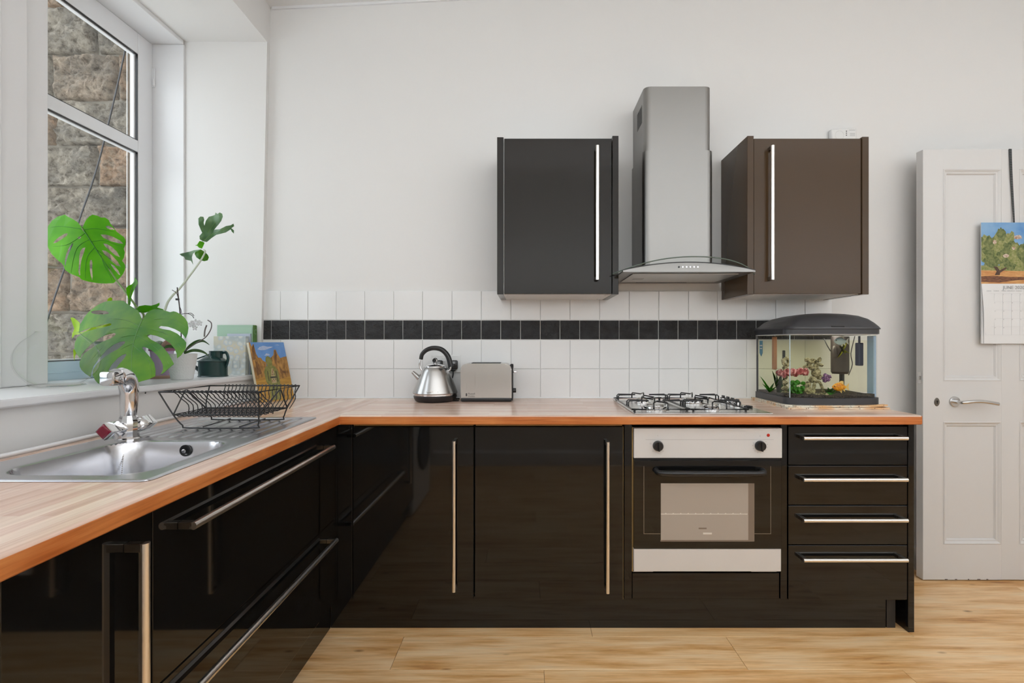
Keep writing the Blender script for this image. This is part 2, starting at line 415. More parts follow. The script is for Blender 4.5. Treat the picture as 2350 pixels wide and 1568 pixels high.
# window sill board
b = B(); hexa(b, lambda D, z: xw(D, z)+.012, -1.93, .25, 2.6, lambda D: sillz(D)-.022, sillz)
bmesh.ops.bevel(b, geom=b.edges[:], offset=.004, segments=2, affect='EDGES')
struct('trim_3', b, M['trim'])
# post between the two windows, with stepped mouldings
b = B(); zb = sillz(1.7)
box(b, (-1.97, 1.50, zb), (-1.745, 1.850, SOF), .004, 2)
box(b, (-1.755, 1.50, zb), (-1.715, 1.745, SOF), .006, 2)
box(b, (-1.725, 1.50, zb), (-1.700, 1.645, SOF), .006, 2)
struct('trim_4', b, M['trim'])
# windows
def window(n, D0, D1, near_st):
    r = bpy.data.objects.new(n, None); C.objects.link(r); r.location = (-1.94, (D0+D1)/2, sillz(2.2)); r['_o'] = list(r.location); r['kind'] = 'structure'
    zb = H-.155; zt = H+1.522; xi, xo = -1.91, -1.950; st = .095; rz = H-.0756; hz = H+1.418; t0, t1 = H+.935, H+.993
    f = bx('window_frame', (xo, D1-st, zb), (xi, D1, zt), M['upvc'], r, .004, 2)
    bx('window_frame', (xo, D0, zb), (xi, D0+st, zt), M['upvc'], r, .004, 2)
    bx('window_head', (xo, D0+st, hz), (xi, D1-st, zt), M['upvc'], r, .004, 2)
    bx('transom', (xo, D0+st, t0), (xi, D1-st, t1), M['upvc'], r, .004, 2)
    bx('bottom_rail', (xo, D0+st, zb), (xi, D1-st, rz), M['rail'], r, .004, 2)
    bx('rail_bead', (xi-.004, D0+st, zb+.032), (xi+.004, D1-st, zb+.036), M['rail'], r, .001)
    for za, zc in ((rz, t0), (t1, hz)):
        b = B(); g = .0024
        for (ya, yb, z0, z1) in ((D0+st, D0+st+g, za, zc), (D1-st-g, D1-st, za, zc), (D0+st, D1-st, za, za+g), (D0+st, D1-st, zc-g, zc)):
            box(b, (xi-.012, ya, z0), (xi-.002, yb, z1))
        obj('gasket', b, M['blk_plastic'], r)
        b = B(); g2 = .010
        for (ya, yb, z0, z1) in ((D0+st+g, D0+st+g2, za+g, zc-g), (D1-st-g2, D1-st-g, za+g, zc-g), (D0+st+g, D1-st-g, zc-g2*.7, zc-g), (D0+st+g, D1-st-g, za+g, za+g+.006)):
            box(b, (xi-.034, ya, z0), (xi-.014, yb, z1), .002)
        obj('glazing_bead', b, M['upvc'], r)
        bx('window_pane', (xi-.030, D0+st+.002, za+.002), (xi-.026, D1-st-.002, zc-.002), M['glass'], r)
    return r
w1 = window('window_1', 1.78, 2.588, 1)
b = B(); box(b, (-1.912, 2.583, H+1.30), (-1.895, 2.5875, H+1.40), .002); box(b, (-1.905, 2.577, H+1.305), (-1.893, 2.5865, H+1.345), .003); obj('window_hinge', b, M['upvc'], w1)
window('window_2', .25, 1.52, 0)
# cornice line and skirting
b = B()
pts = [(0, 0), (0, -.012), (-.010, -.012), (-.010, 0)]
v = []
for x in (-1.32, XR):
    v.append([b.verts.new((x, WALL+p[0], CEIL(x)+p[1])) for p in pts])
for k in range(4): b.faces.new((v[0][k], v[0][(k+1) % 4], v[1][(k+1) % 4], v[1][k]))
b.faces.new(v[0]); b.faces.new(v[1][::-1])
struct('trim_5', b, M['trim'])
b = B(); prism(b, [(1.60, WALL, 0), (1.60, WALL-.018, 0), (1.60, WALL-.018, .115), (1.60, WALL-.008, .135), (1.60, WALL, .14)], (XR-1.60, 0, 0))
struct('baseboard_back', b, M['trim'])
b = B(); prism(b, [(XR, YR, 0), (XR-.018, YR, 0), (XR-.018, YR, .115), (XR-.008, YR, .135), (XR, YR, .14)], (0, WALL-YR-.02, 0)); struct('baseboard_right', b, M['trim'])
b = B(); prism(b, [(-.9, YR, 0), (-.9, YR+.018, 0), (-.9, YR+.018, .115), (-.9, YR+.008, .135), (-.9, YR, .14)], (XR+.88, 0, 0)); struct('baseboard_rear', b, M['trim'])
# bead of filler along the foot of the sill wall
b = B(); tube(b, [(xw(D, .88)+.004, D, .889) for D in (.3, .8, 1.3, 1.8, 2.3, 2.6)], .006, 6); struct('trim_6', b, M['trim'])

# ------------------------------------------------------------------ wall tiles
g = bx('grout', (WX(604), WALL-.0035, WZ(914)), (WX(1908.5), WALL+.001, WZ(667.5)), M['grout'], wall_back)
jx = [605, 645, 708, 773, 838, 904.5, 970.4, 1037.7, 1105, 1172.6, 1240.2, 1307.6, 1375.6, 1443.3, 1511, 1579, 1645.5, 1711.8, 1778.5, 1846, 1908]
jb = [605, 623.6, 665.5, 708.5, 751.5, 794.6, 838, 882, 925, 970, 1014.8, 1059.5, 1104.3, 1149.2, 1194.6, 1239.8, 1285, 1330.2, 1375.3, 1420.4, 1465.5, 1510.4, 1555.4, 1600.2, 1645, 1689.5, 1734, 1778, 1822, 1866, 1908]
cache = {}
def tile(name, x0, x1, z0, z1, m, g=.0022, t=.007):
    w_, h_ = round(WX(x1)-WX(x0)-g, 3), round(WZ(z0)-WZ(z1)-g, 3)
    k = (name, w_, h_)
    if k not in cache:
        b = B(); box(b, (-w_/2, -t, -h_/2), (w_/2, 0, h_/2), .0016, 2)
        me = bpy.data.meshes.new(name)
        for f in b.faces: f.smooth = True
        for e in b.edges:
            if len(e.link_faces) == 2 and e.calc_face_angle(0) > .3: e.smooth = False
        bmesh.ops.recalc_face_normals(b, faces=b.faces[:]); b.to_mesh(me); b.free(); me.materials.append(m); cache[k] = me
    o = bpy.data.objects.new(name, cache[k]); C.objects.link(o); o.parent = wall_back
    o.location = Vector(((WX(x0)+WX(x1))/2, WALL-.001, (WZ(z0)+WZ(z1))/2))-ORG[wall_back.name]
    o.rotation_euler = (random.uniform(-.004, .004), 0, random.uniform(-.004, .004))
for (ya, yb) in ((668, 735.2), (779.8, 846.8), (846.8, 913)):
    for a, c_ in zip(jx, jx[1:]): tile('white_tile', a, c_, ya, yb, M['tile'])
for a, c_ in zip(jb, jb[1:]): tile('black_tile', a, c_, 735.2, 779.8, M['slate'], .0032)
b = B(); box(b, (WX(604), WALL-.014, .8815), (WX(1900), WALL-.002, .8885), .002, 2); struct('trim_7', b, M['trim'])

b = B(); pz = P(361, 902, 1.76); lathe(b, [(0, .0012), (.003, .001), (.0035, 0), (0, 0)], (0, 0, 0), 12); xform(b, Matrix.Translation((xw(1.76, pz.z)+.0002, 1.76, pz.z)) @ Matrix.Rotation(PI/2, 4, 'Y')); obj('wall_screw', b, M['blk_plastic'], wall_left)

# ------------------------------------------------------------------ worktops
WT, WB = .882, .846
SH = lambda D: .0235*max(0, 2.0-D)       # the sink run is slightly out of square
def shear(bm, k=1.0):
    for v_ in bm.verts: v_.co.x += SH(v_.co.y)*k*max(0, min(1, (v_.co.x+1.37)/.6))
def edge_prof(d):  # rounded front edge, outward distance d>0
    r = .007; out = [(0, WB), (d-.003, WB), (d, WB+.003)]
    for k in range(5):
        a = k*PI/8; out.append((d-r+r*math.cos(a), WT-r+r*math.sin(a)))
    out.append((0, WT)); return out
XF, YF = -.738, 2.0
t = thing('worktop', 'long butcher block worktop running along the tiled back wall', 'worktop', (.4, 2.3, WB))
b = B(); box(b, (XF+.0002, YF+.03, WB), (1.56, WALL-.003, WT)); obj('slab', b, M['top_x'], t)
b = B(); prism(b, [(XF, YF+.03-d, z) for d, z in edge_prof(.03)], (1.56-XF, 0, 0)); 
for v_ in b.verts:
    if v_.co.x > 1.5 and v_.co.y < YF+.012: v_.co.x -= .006
ed = obj('front_edge', b, [M['edge_x'], M['top_x']], t)
for p_ in ed.data.polygons:
    if p_.normal.z > .45: p_.material_index = 1
bx('end_cap', (1.56, YF+.008, WB+.001), (1.5625, WALL-.003, WT-.003), M['edge_x'], t)
t = thing('worktop', 'butcher block worktop of the sink run under the window', 'worktop', (-1.05, 1.3, WB))
hx0, hx1, hy0, hy1 = -1.205, -.838, 1.065, 1.492
b = B(); xL = -1.368
def slab(x0, x1, y0, y1):
    n = max(1, int((y1-y0)/.2))
    for k in range(n): box(b, (x0, y0+(y1-y0)*k/n, WB), (x1, y0+(y1-y0)*(k+1)/n, WT))
slab(XF-.10, XF-.03, .12, WALL-.003); slab(hx1, XF-.10, .12, WALL-.003); slab(hx0, hx1, .12, hy0); slab(hx0, hx1, hy1, WALL-.003)
slab(xL, hx0, .12, WALL-.003); slab(XF-.03, XF, YF, WALL-.003)
bmesh.ops.remove_doubles(b, verts=b.verts[:], dist=1e-5)
inner = [f for f in b.faces if all(len(e.link_faces) > 2 for e in f.edges)]
for v_ in b.verts:
    if v_.co.x < xL+.01: v_.co.x = xw(v_.co.y, .88)+.001
    else: v_.co.x += SH(v_.co.y)*max(0, min(1, (v_.co.x+1.37)/.6))
obj('slab', b, M['top_y'], t, recalc=False, shade=False)
b = B(); n = 14
for k in range(n):
    ya, yb = .12+(YF-.12)*k/n, .12+(YF-.12)*(k+1)/n
    prism(b, [(XF-.03+d, ya, z) for d, z in edge_prof(.03)], (0, yb-ya, 0))
bmesh.ops.remove_doubles(b, verts=b.verts[:], dist=1e-5)
bmesh.ops.delete(b, geom=[f for f in b.faces if abs(f.normal.y) > .9 and .13 < f.calc_center_median().y < YF-.01], context='FACES_ONLY')
for v_ in b.verts: v_.co.x += SH(v_.co.y)
ed = obj('front_edge', b, [M['edge_y'], M['top_y']], t)
for p_ in ed.data.polygons:
    if p_.normal.z > .45: p_.material_index = 1

# ------------------------------------------------------------------ base units
DF = 2.05      # front plane of the back run's doors
TD = .020      # door thickness
ZB, ZT = .133, .830
def bX(px): return (px-CX)*DF/F
def bZ(py): return H-(py-CY)*DF/F
def carcass(parent, lo, hi, axis='y', m=None):
    b = B(); t_ = .018; m = m or M['carc']
    if axis == 'y':
        box(b, lo, (lo[0]+t_, hi[1], hi[2])); box(b, (hi[0]-t_, lo[1], lo[2]), hi); box(b, (lo[0]+t_, lo[1], lo[2]), (hi[0]-t_, hi[1], lo[2]+t_)); box(b, (lo[0]+t_, hi[1]-.01, lo[2]+t_), (hi[0]-t_, hi[1], hi[2]))
    else:
        box(b, lo, (hi[0], lo[1]+t_, hi[2])); box(b, (lo[0], hi[1]-t_, lo[2]), hi); box(b, (lo[0], lo[1]+t_, lo[2]), (hi[0], hi[1]-t_, lo[2]+t_)); box(b, (lo[0], lo[1]+t_, lo[2]+t_), (lo[0]+.01, hi[1]-t_, hi[2]))
    return obj('carcass', b, m, parent)
def bar_handle(parent, a, c_, out, r=.0075, name='handle', stand=.034, end=.05):
    """D-section bar between a and c_ (world points on the front face), standing off along out, on two brackets"""
    a, c_, out = Vector(a), Vector(c_), Vector(out); d = (c_-a).normalized(); s = d.cross(out)
    b = B()
    prof = []
    for k in range(9):
        an = -PI/2+PI*k/8; prof.append((math.sin(an)*r*1.0, math.cos(an)*r*.9))
    pts = [a+out*(stand-r*.3)+s*u+out*vv for u, vv in prof]+[a+out*(stand-r*1.3)+s*r*.7, a+out*(stand-r*1.3)-s*r*.7]
    prism(b, pts, c_-a)
    h_ = obj(name, b, M['handle'], parent)
    for q, sg in ((a, 1), (c_, -1)):
        b = B(); o0 = q; e = d*sg*.016
        cs = [o0-s*r*.85, o0+s*r*.85]
        vs = []
        for base_ in (o0, o0+e):
            for ss in (-1, 1):
                for oo in (0, stand-r*.6): vs.append(b.verts.new(base_+s*r*.9*ss+out*oo))
        for f_ in ((0, 1, 3, 2), (4, 6, 7, 5), (0, 4, 5, 1), (2, 3, 7, 6), (0, 2, 6, 4), (1, 5, 7, 3)): b.faces.new([vs[i] for i in f_])
        bmesh.ops.bevel(b, geom=b.edges[:], offset=.0012, segments=1, affect='EDGES')
        k = obj('bracket', b, M['handle_end'], parent)
    return h_

def door_unit(name, label, x0, x1, hx, hz0=None, hz1=None):
    t = thing(name, label, 'cabinet', ((x0+x1)/2, 2.3, ZB))
    carcass(t, (x0+.001, DF+TD+.002, ZB), (x1-.001, WALL-.04, WB-.001))
    d = bx('door', (x0+.0015, DF, ZB), (x1-.0015, DF+TD, ZT), M['black'], t, .0015, 2)
    bar_handle(d, (hx, DF, hz0), (hx, DF, hz1), (0, -1, 0))
    return t
u1 = door_unit('base_cabinet', 'black gloss base cupboard nearest the inner corner, below the kettle', bX(809), bX(1087.5), bX(1044)+.0, bZ(1357)+.012, bZ(1006)-.006)
bx('top_rail', (bX(812), DF+.004, ZT+.003), (bX(1086), DF+.02, ZT+.014), M['edging'], u1)
u2 = door_unit('base_cabinet', 'black gloss base cupboard directly left of the oven', bX(1089), bX(1431), bX(1392), bZ(1360)+.012, bZ(1008)-.006)
bx('top_rail', (bX(1092), DF+.004, ZT+.003), (bX(1428), DF+.02, ZT+.014), M['edging'], u2)
bx('worn_edging', (bX(1428.5), DF+.001, ZB), (bX(1430.6), DF+.012, ZT), M['edging'], u2)
# corner filler post
b = B(); box(b, (bX(770)-.0, DF+.001, ZB), (bX(808), DF+.02, WB-.002), .001); box(b, (bX(762)-.02, 2.036, ZB), (bX(770), DF+.02, WB-.002), .001)
tag(obj('corner_post', b, M['black']), 'narrow black gloss filler in the inner corner between the two unit runs', 'cabinet panel')
# oven housing
t = thing('oven_housing', 'black gloss housing around the built-in oven with panel beneath it', 'cabinet', (.72, 2.3, ZB))
bx('side_filler', (bX(1432.5), DF-.001, ZB), (bX(1450), WALL-.05, WB-.001), M['black'], t, .001)
bx('side_filler', (bX(1791), DF-.001, ZB), (bX(1806), WALL-.05, WB-.001), M['black'], t, .001)
bx('worn_edging', (bX(1450.2), DF+.001, bZ(1312)), (bX(1452.6), DF+.02, bZ(981)), M['edging'], t)
bx('lower_panel', (bX(1450)+.002, DF+.002, ZB), (bX(1789), DF+.02, bZ(1316)), M['black'], t, .0015)
bx('shelf', (bX(1452), DF+.03, bZ(1316)-.02), (bX(1789), WALL-.06, bZ(1316)), M['carc'], t)
bx('back_panel', (bX(1452), WALL-.056, ZB), (bX(1789), WALL-.05, WB-.002), M['carc'], t)
# drawer stack
x0, x1 = bX(1808.5), bX(2083)
t = thing('drawer_unit', 'black gloss stack of four drawers at the right end of the run', 'drawers', ((x0+x1)/2, 2.3, ZB))
carcass(t, (x0, DF+TD+.002, ZB), (x1-.001, WALL-.04, WB-.001))
for (ya, yb, hy) in ((979, 1067.5, 1003), (1069.5, 1159, 1097), (1161, 1250, 1189), (1252, 1377, 1279)):
    d = bx('drawer_front', (x0+.0015, DF, bZ(yb)), (x1-.0015, DF+TD, bZ(ya)), M['black'], t, .0015, 2)
    bar_handle(d, (bX(1832)+.004, DF, bZ(hy)-.0), (bX(2073)-.006, DF, bZ(hy)), (0, -1, 0))
b = B(); box(b, (x1+.001, DF-.002, 0), (x1+.026, WALL-.02, WB-.001), .0015)
tag(obj('end_panel', b, M['black']), 'tall black gloss end panel closing the run beside the white door', 'cabinet panel')
# plinths
b = B(); box(b, (-.8055, DF+.03, 0), (bX(2045), DF+.046, ZB-.002), .001)
tag(obj('plinth', b, M['black']), 'black gloss plinth board along the foot of the back run', 'plinth')
b = B(); prism(b, [(bX(2048), DF+.032, 0), (bX(2048), DF+.048, 0), (bX(2048), DF+.048, .11), (bX(2048), DF+.032, .131)], (.035, 0, 0))
tag(obj('plinth_offcut', b, M['carc']), 'loose dark plinth offcut leaning beside the end panel', 'plinth')
# sink run, fronts at x = XD
XD = -.772
def lsh(bm):
    for v_ in bm.verts: v_.co.x += .012*(2.04-v_.co.y)
def lfront(name, y0, y1, z0, z1, parent):
    b = B(); box(b, (XD-TD, y0+.0015, z0), (XD, y1-.0015, z1), .0015, 2); lsh(b); return obj(name, b, M['black'], parent)
def lx(D): return XD+.012*(2.04-D)
t = thing('drawer_unit', 'wide black gloss two-drawer unit beneath the sink', 'drawers', (-1.05, 1.53, ZB))
carcass(t, (-1.28, 1.029, ZB), (XD-TD-.002, 2.033, WB-.150), 'x')
zg = .463
d = lfront('drawer_front', 1.028, 2.034, zg+.0015, ZT, t); bar_handle(d, (lx(1.10), 1.105, .770), (lx(1.93), 1.935, .772), (1, 0, 0), .0085, stand=.036)
d = lfront('drawer_front', 1.028, 2.034, ZB, zg-.0015, t); bar_handle(d, (lx(1.10), 1.105, .405), (lx(1.94), 1.965, .405), (1, 0, 0), .0085, stand=.036)
t = thing('base_cabinet', 'black gloss base cupboard in the near left foreground with upright bar handle', 'cabinet', (-1.05, .87, ZB))
carcass(t, (-1.28, .728, ZB), (XD-TD-.002, 1.027, WB-.002), 'x')
d = lfront('door', .727, 1.028, ZB, ZT, t); bar_handle(d, (lx(.95), .962, .30), (lx(.95), .962, .790), (1, 0, 0), .0085, stand=.038)
b = B(); box(b, (-.826, .735, 0), (-.806, DF+.03, ZB-.002), .001); tag(obj('plinth', b, M['black']), 'black gloss plinth board along the foot of the sink run', 'plinth')
# washing machine under the worktop beside the camera (seen only in reflections)
t = thing('washing_machine', 'white front-loading washing machine under the worktop beside the camera', 'washing machine', (-1.05, .42, 0))
bx('body', (-1.28, .135, .01), (-.76, .72, .84), M['white_plastic'], t, .02, 3)
b = B(); lathe(b, [(.13, 0), (.17, .004), (.18, .014), (.165, .026), (.13, .02), (.0, .03)], (0, 0, 0), 32); xform(b, Matrix.Translation((-.762, .42, .43)) @ Matrix.Rotation(PI/2, 4, 'Y')); obj('door', b, M['grey_plastic'], t)
b = B(); lathe(b, [(.035, 0), (.03, .02), (0, .02)], (0, 0, 0), 20); xform(b, Matrix.Translation((-.76, .30, .76)) @ Matrix.Rotation(PI/2, 4, 'Y')); obj('dial', b, M['lightgrey'], t)

# ------------------------------------------------------------------ wall units
DU = 2.32
def uX(px): return (px-CX)*DU/F
zt, zb = H+.934, H+.223
def wall_unit(label, xa, xb, panL, panR, hx, hside, white_gap, mu):
    t = thing('wall_cabinet', label, 'cabinet', ((xa+xb)/2, 2.48, zb))
    bx('side_panel', (xa, DU-.006, zb-.002), (xa+panL, WALL-.002, zt+(.004 if hside == 'r' else .010)), mu, t, .001)
    bx('side_panel', (xb-panR, DU-.006, zb-.002), (xb, WALL-.002, zt+(.010 if hside == 'r' else .006)), mu, t, .001)
    b = B(); box(b, (xa+panL, DU+.022, zb-.0005), (xb-panR, WALL-.002, zb+.016)); box(b, (xa+panL, DU+.022, zt-.018), (xb-panR, WALL-.002, zt-.002)); box(b, (xa+panL, WALL-.012, zb+.016), (xb-panR, WALL-.002, zt-.018))
    obj('carcass', b, M['white_board'], t)
    if white_gap: bx('edging', (xa+panL+.0004, DU+.004, zb+.001), (xa+panL+.003, DU+.02, zt-.001), M['white_board'], t)
    d = bx('door', (xa+panL+.0035, DU, zb+.001), (xb-panR-.002, DU+.02, zt), mu, t, .0015, 2)
    bar_handle(d, (hx, DU, H+.284), (hx, DU, H+.890), (0, -1, 0), .0085, stand=.034)
    for (x_, y_) in ((xa+.05, DU+.05), (xb-.05, DU+.05), (xa+.06, WALL-.05), (xb-.06, WALL-.05)):
        b = B(); lathe(b, [(0, -.0025), (.005, -.0025), (.005, 0), (0, 0)], (x_, y_, zb-.0005), 10); obj('fixing_cap', b, M['white_plastic'], t)
    return t
wall_unit('black gloss wall cupboard left of the cooker hood', uX(1141), uX(1419), .029, .028, (1371.5-CX)*(DU-.034)/F, 'r', True, M['black_up'])
wall_unit('black gloss wall cupboard right of the cooker hood, brown reflection painted in', uX(1714), uX(1992), .029, .030, (1774-CX)*(DU-.034)/F, 'l', False, M['black_up_warm_reflection'])

# ------------------------------------------------------------------ cooker hood
t = thing('cooker_hood', 'stainless steel chimney hood with curved glass canopy above the hob', 'cooker hood', (.70, 2.4, H+.305))
def rrect(x0, x1, y0, y1, r, z, rb=0):
    pts = [(x0, y1, z)]
    for k in range(6):
        a = PI+k*PI/10; pts.append((x0+r+r*math.cos(a), y0+r+r*math.sin(a), z))
    for k in range(6):
        a = 1.5*PI+k*PI/10; pts.append((x1-r+r*math.cos(a), y0+r+r*math.sin(a), z))
    pts.append((x1, y1, z)); return pts
b = B(); prism(b, rrect(.548, .862, 2.372, WALL-.002, .03, H+.37), (0, 0, .828))
up = obj('upper_chimney', b, M['steel_hood'], t)
b = B(); prism(b, rrect(.552, .857, 2.376, WALL-.003, .03, H+1.1985), (0, 0, .001)); obj('chimney_cap', b, M['handle_end'], t)
b = B(); prism(b, rrect(.542, .869, 2.364, WALL-.002, .03, H+.36), (0, 0, .537)); obj('lower_chimney', b, M['steel_hood'], t)
b = B()
for k in range(7): box(b, (.5468, 2.425+k*.016, H+1.05), (.5482, 2.431+k*.016, H+1.135))
obj('vent_slots', b, M['blk_plastic'], t)['kind'] = 'stuff'
XC = .702
def arc(x, apex, drop, half): return apex-drop*(x/half)**2
b = B(); half = .287; n = 24; yf = 2.20
prof = [(XC-half, yf, H+.3075), (XC+half, yf, H+.3075)]+[(XC+half-2*half*k/n, yf, H+arc(half-2*half*k/n, .3475, .034, half)) for k in range(n+1)]
prism(b, prof, (0, WALL-.002-yf, 0))
bmesh.ops.remove_doubles(b, verts=b.verts[:], dist=.0002)
obj('body', b, M['steel_hood'], t)
b = B()      # the filter tray underneath
box(b, (XC-.235, 2.25, H+.3035), (XC+.235, 2.545, H+.3070), .001); obj('filter_panel', b, M['steel'], t)
bx('filter_latch', (XC-.15, 2.553, H+.3035), (XC+.10, 2.575, H+.3072), M['blk_plastic'], t, .001)
b = B(); box(b, (XC-.2, 2.40, H+.3026), (XC-.15, 2.44, H+.3036)); obj('filter_label', b, M['lightgrey'], t)
bt = None
for k in range(6):
    b = B(); r = .0042; lathe(b, [(0, .003), (r*.8, .003), (r, .0015), (r, 0), (0, 0)], (0, 0, 0), 14); xform(b, Matrix.Translation(((1558+8.6*k-CX)*2.2/F, 2.20, H+(787-613)*2.2/F)) @ Matrix.Rotation(PI/2, 4, 'X')); obj('button', b, M['blk_plastic'] if k == 0 else M['chrome'], t)
b = B(); n = 28; G = [[], []]      # curved glass canopy: bowed in section and in plan
hw = .318
for k in range(n+1):
    u = -1+2*k/n; x = XC+.0+u*hw; z = H+.358-.052*u*u; yfr = 2.125+.155*abs(u)**3.0
    for j in range(5):
        yy = yfr+(2.60-yfr)*j/4; G[0].append(b.verts.new((x, yy, z)))
for k in range(n):
    for j in range(4): b.faces.new((G[0][k*5+j], G[0][k*5+j+1], G[0][k*5+6+j], G[0][k*5+5+j]))
bmesh.ops.solidify(b, geom=b.faces[:], thickness=-.006)
gl = obj('glass_canopy', b, M['hoodglass'], t)
b = B(); tube(b, [(XC+u*hw, 2.125+.155*abs(u)**3.0, H+.361-.052*u*u) for u in [-1+2*k/40 for k in range(41)]], .0026, 6); obj('canopy_edge', b, M['glassedge'], t)
b = B(); tube(b, [(XC+u*half, 2.203, H+.3495-.034*u*u) for u in [-1+2*k/30 for k in range(31)]], .003, 6); obj('canopy_seal', b, M['grey_plastic'], t)

# ------------------------------------------------------------------ oven
OX0, OX1 = bX(1453.5), bX(1788)
t = thing('built_in_oven', 'built-in electric oven with steel panel and black glass door below the hob', 'oven', ((OX0+OX1)/2, 2.3, bZ(1310)))
bx('body', (OX0+.01, DF+.02, bZ(1308)), (OX1-.01, WALL-.07, bZ(985)), M['carc'], t)
cp = bx('control_panel', (OX0, DF-.012, bZ(1050)), (OX1+.006, DF+.02, bZ(982.5)), M['oven_steel'], t, .0012, 2)
yk = DF-.012
for px in (1508, 1741):
    b = B(); lathe(b, [(0, .018), (.017, .018), (.0195, .014), (.021, .004), (.021, 0), (0, 0)], (0, 0, 0), 28); box(b, (-.0035, -.019, .0175), (.0035, .019, .024), .001)
    xform(b, Matrix.Translation((bX(px), yk, bZ(1022))) @ Matrix.Rotation(PI/2, 4, 'X')); k = obj('knob', b, M['blk_plastic'], t)
b = B(); lathe(b, [(0, .003), (.005, .0025), (.0065, 0), (0, 0)], (0, 0, 0), 18); xform(b, Matrix.Translation((bX(1760), yk, bZ(998))) @ Matrix.Rotation(PI/2, 4, 'X')); obj('indicator_light', b, M['red'], t)
b = B(); box(b, (bX(1480), yk-.0003, bZ(1008.3)), (bX(1772), yk, bZ(1007.8)))
for k in range(11):
    a = math.radians(35-k*24); c0 = Vector((bX(1741), yk-.0003, bZ(1022))); q = c0+Vector((math.cos(a)*.029, 0, math.sin(a)*.029)); box(b, (q.x-.0022, q.y, q.z-.0006), (q.x+.0022, q.y+.0003, q.z+.0006))
text(b, 'C', (bX(1740), yk-.0003, bZ(1001)), (1, 0, 0), (0, 0, 1), .007); text(b, 'I', (bX(1507), yk-.0003, bZ(1000)), (1, 0, 0), (0, 0, 1), .007)
for (px, py) in ((1491, 1018), (1497, 1035), (1520, 1035)):
    for (dx, dz, w_, h_) in ((0, 0, .005, .0005), (0, .0035, .005, .0005), (-.0022, .0018, .0005, .004), (.0022, .0018, .0005, .004)):
        box(b, (bX(px)+dx-w_/2, yk-.0003, bZ(py)+dz-h_/2), (bX(px)+dx+w_/2, yk, bZ(py)+dz+h_/2))
obj('panel_markings', b, M['lightgrey'], cp)
bx('door_gap', (OX0, DF-.002, bZ(1057)), (OX1+.004, DF+.02, bZ(1050.5)), M['blk_plastic'], t)
yd = DF-.016
dr = bx('door_glass', (OX0-.001, yd, bZ(1256.5)), (OX1+.003, DF+.012, bZ(1055)), M['black'], t, .001)
bx('inner_window', (bX(1514), yd-.0012, bZ(1236)), (bX(1713), yd-.0002, bZ(1107)), M['glassgrey'], dr)
bx('inner_window_side', (bX(1713), yd-.0011, bZ(1239.5)), (bX(1727), yd-.0002, bZ(1107)), M['glassgrey2'], dr)
bx('inner_window_side', (bX(1513), yd-.0011, bZ(1239.5)), (bX(1713), yd-.0002, bZ(1236)), M['glassgrey2'], dr)
b = B(); box(b, (bX(1514), yd-.0022, bZ(1177.6)), (bX(1711), yd-.0012, bZ(1176)))
for k in range(11): box(b, (bX(1524+k*17), yd-.0022, bZ(1176)), (bX(1526.5+k*17), yd-.0012, bZ(1174.6)))
obj('oven_shelf', b, M['paleprint'], dr)
for (a_, c_, e_, f_) in ((1475.2, 1222, 1476, 1068), (1764, 1222, 1764.8, 1068), (1475.2, 1222.4, 1513, 1221.6), (1727, 1222.4, 1764.8, 1221.6)): b = B(); box(b, (bX(a_), yd-.0006, bZ(c_)), (bX(e_), yd-.0001, bZ(f_))); obj('printed_line', b, M['gold'], dr)
b = B(); box(b, (bX(1600), yd-.002, bZ(1211)), (bX(1618), yd-.0012, bZ(1208))); obj('printed_label', b, M['glassgrey2'], dr)
b = B(); box(b, (bX(1610), yd-.002, bZ(1223)), (bX(1630), yd-.0012, bZ(1219))); obj('printed_label', b, M['paleprint'], dr)
b = B(); hz = bZ(1079); pth = smoothpath([(bX(1503), yd, hz+.004), (bX(1503)+.002, yd-.022, hz), (bX(1515), yd-.038, hz), (bX(1560), yd-.042, hz), (bX(1690), yd-.042, hz), (bX(1733), yd-.038, hz), (bX(1745)-.002, yd-.022, hz), (bX(1745), yd, hz+.004)], 5)
tube(b, pth, .0105, 10); obj('door_handle', b, M['blk_plastic'], dr)
bx('lower_trim', (OX0-.001, yd+.002, bZ(1308.5)), (OX1+.001, DF+.012, bZ(1257)), M['oven_steel'], dr, .001)
b = B(); box(b, (bX(1453), DF+.002, bZ(1313.5)), (bX(1499), DF+.008, bZ(1311.5))); obj('hinge_strip', b, M['lightgrey'], t); b = B(); box(b, (bX(1725), DF+.002, bZ(1313.5)), (bX(1783), DF+.008, bZ(1311.8))); obj('hinge_strip', b, M['lightgrey'], t)

# ------------------------------------------------------------------ gas hob
HZ = WT
t = thing('gas_hob', 'stainless steel four-burner gas hob set in the worktop above the oven', 'hob', (.71, 2.28, HZ))
hx0_, hx1_, hy0_, hy1_ = .430, .988, 2.035, 2.538
b = B(); box(b, (hx0_, hy0_, HZ), (hx1_, hy1_, HZ+.0045), .003, 2); box(b, (hx0_+.025, hy0_+.03, HZ+.0045), (hx1_-.085, hy1_-.03, HZ+.0052), .0005); obj('plate', b, M['hob_steel'], t)
HT = HZ+.0052
burn = []
for (x_, y_, r) in ((.545, 2.17, .050), (.545, 2.41, .034), (.785, 2.17, .034), (.785, 2.41, .050)):
    b = B(); lathe(b, [(r*1.35, 0), (r*1.3, .003), (r*1.02, .004), (r, .012), (r*.9, .014), (0, .014)], (x_, y_, HT), 32); o = obj('burner', b, M['chrome'], t)
    b = B(); lathe(b, [(r*.78, .0142), (r*.80, .0175), (r*.72, .021), (0, .022)], (x_, y_, HT), 28); obj('burner_cap', b, M['hob_steel'], o)
    b = B(); tube(b, [(x_+r*.95, y_-.012, HT), (x_+r*.95, y_-.012, HT+.02)], .003, 8); obj('igniter', b, M['white_plastic'], o)
rw = .0035; zt_ = HT+.036; zl = HT+.010
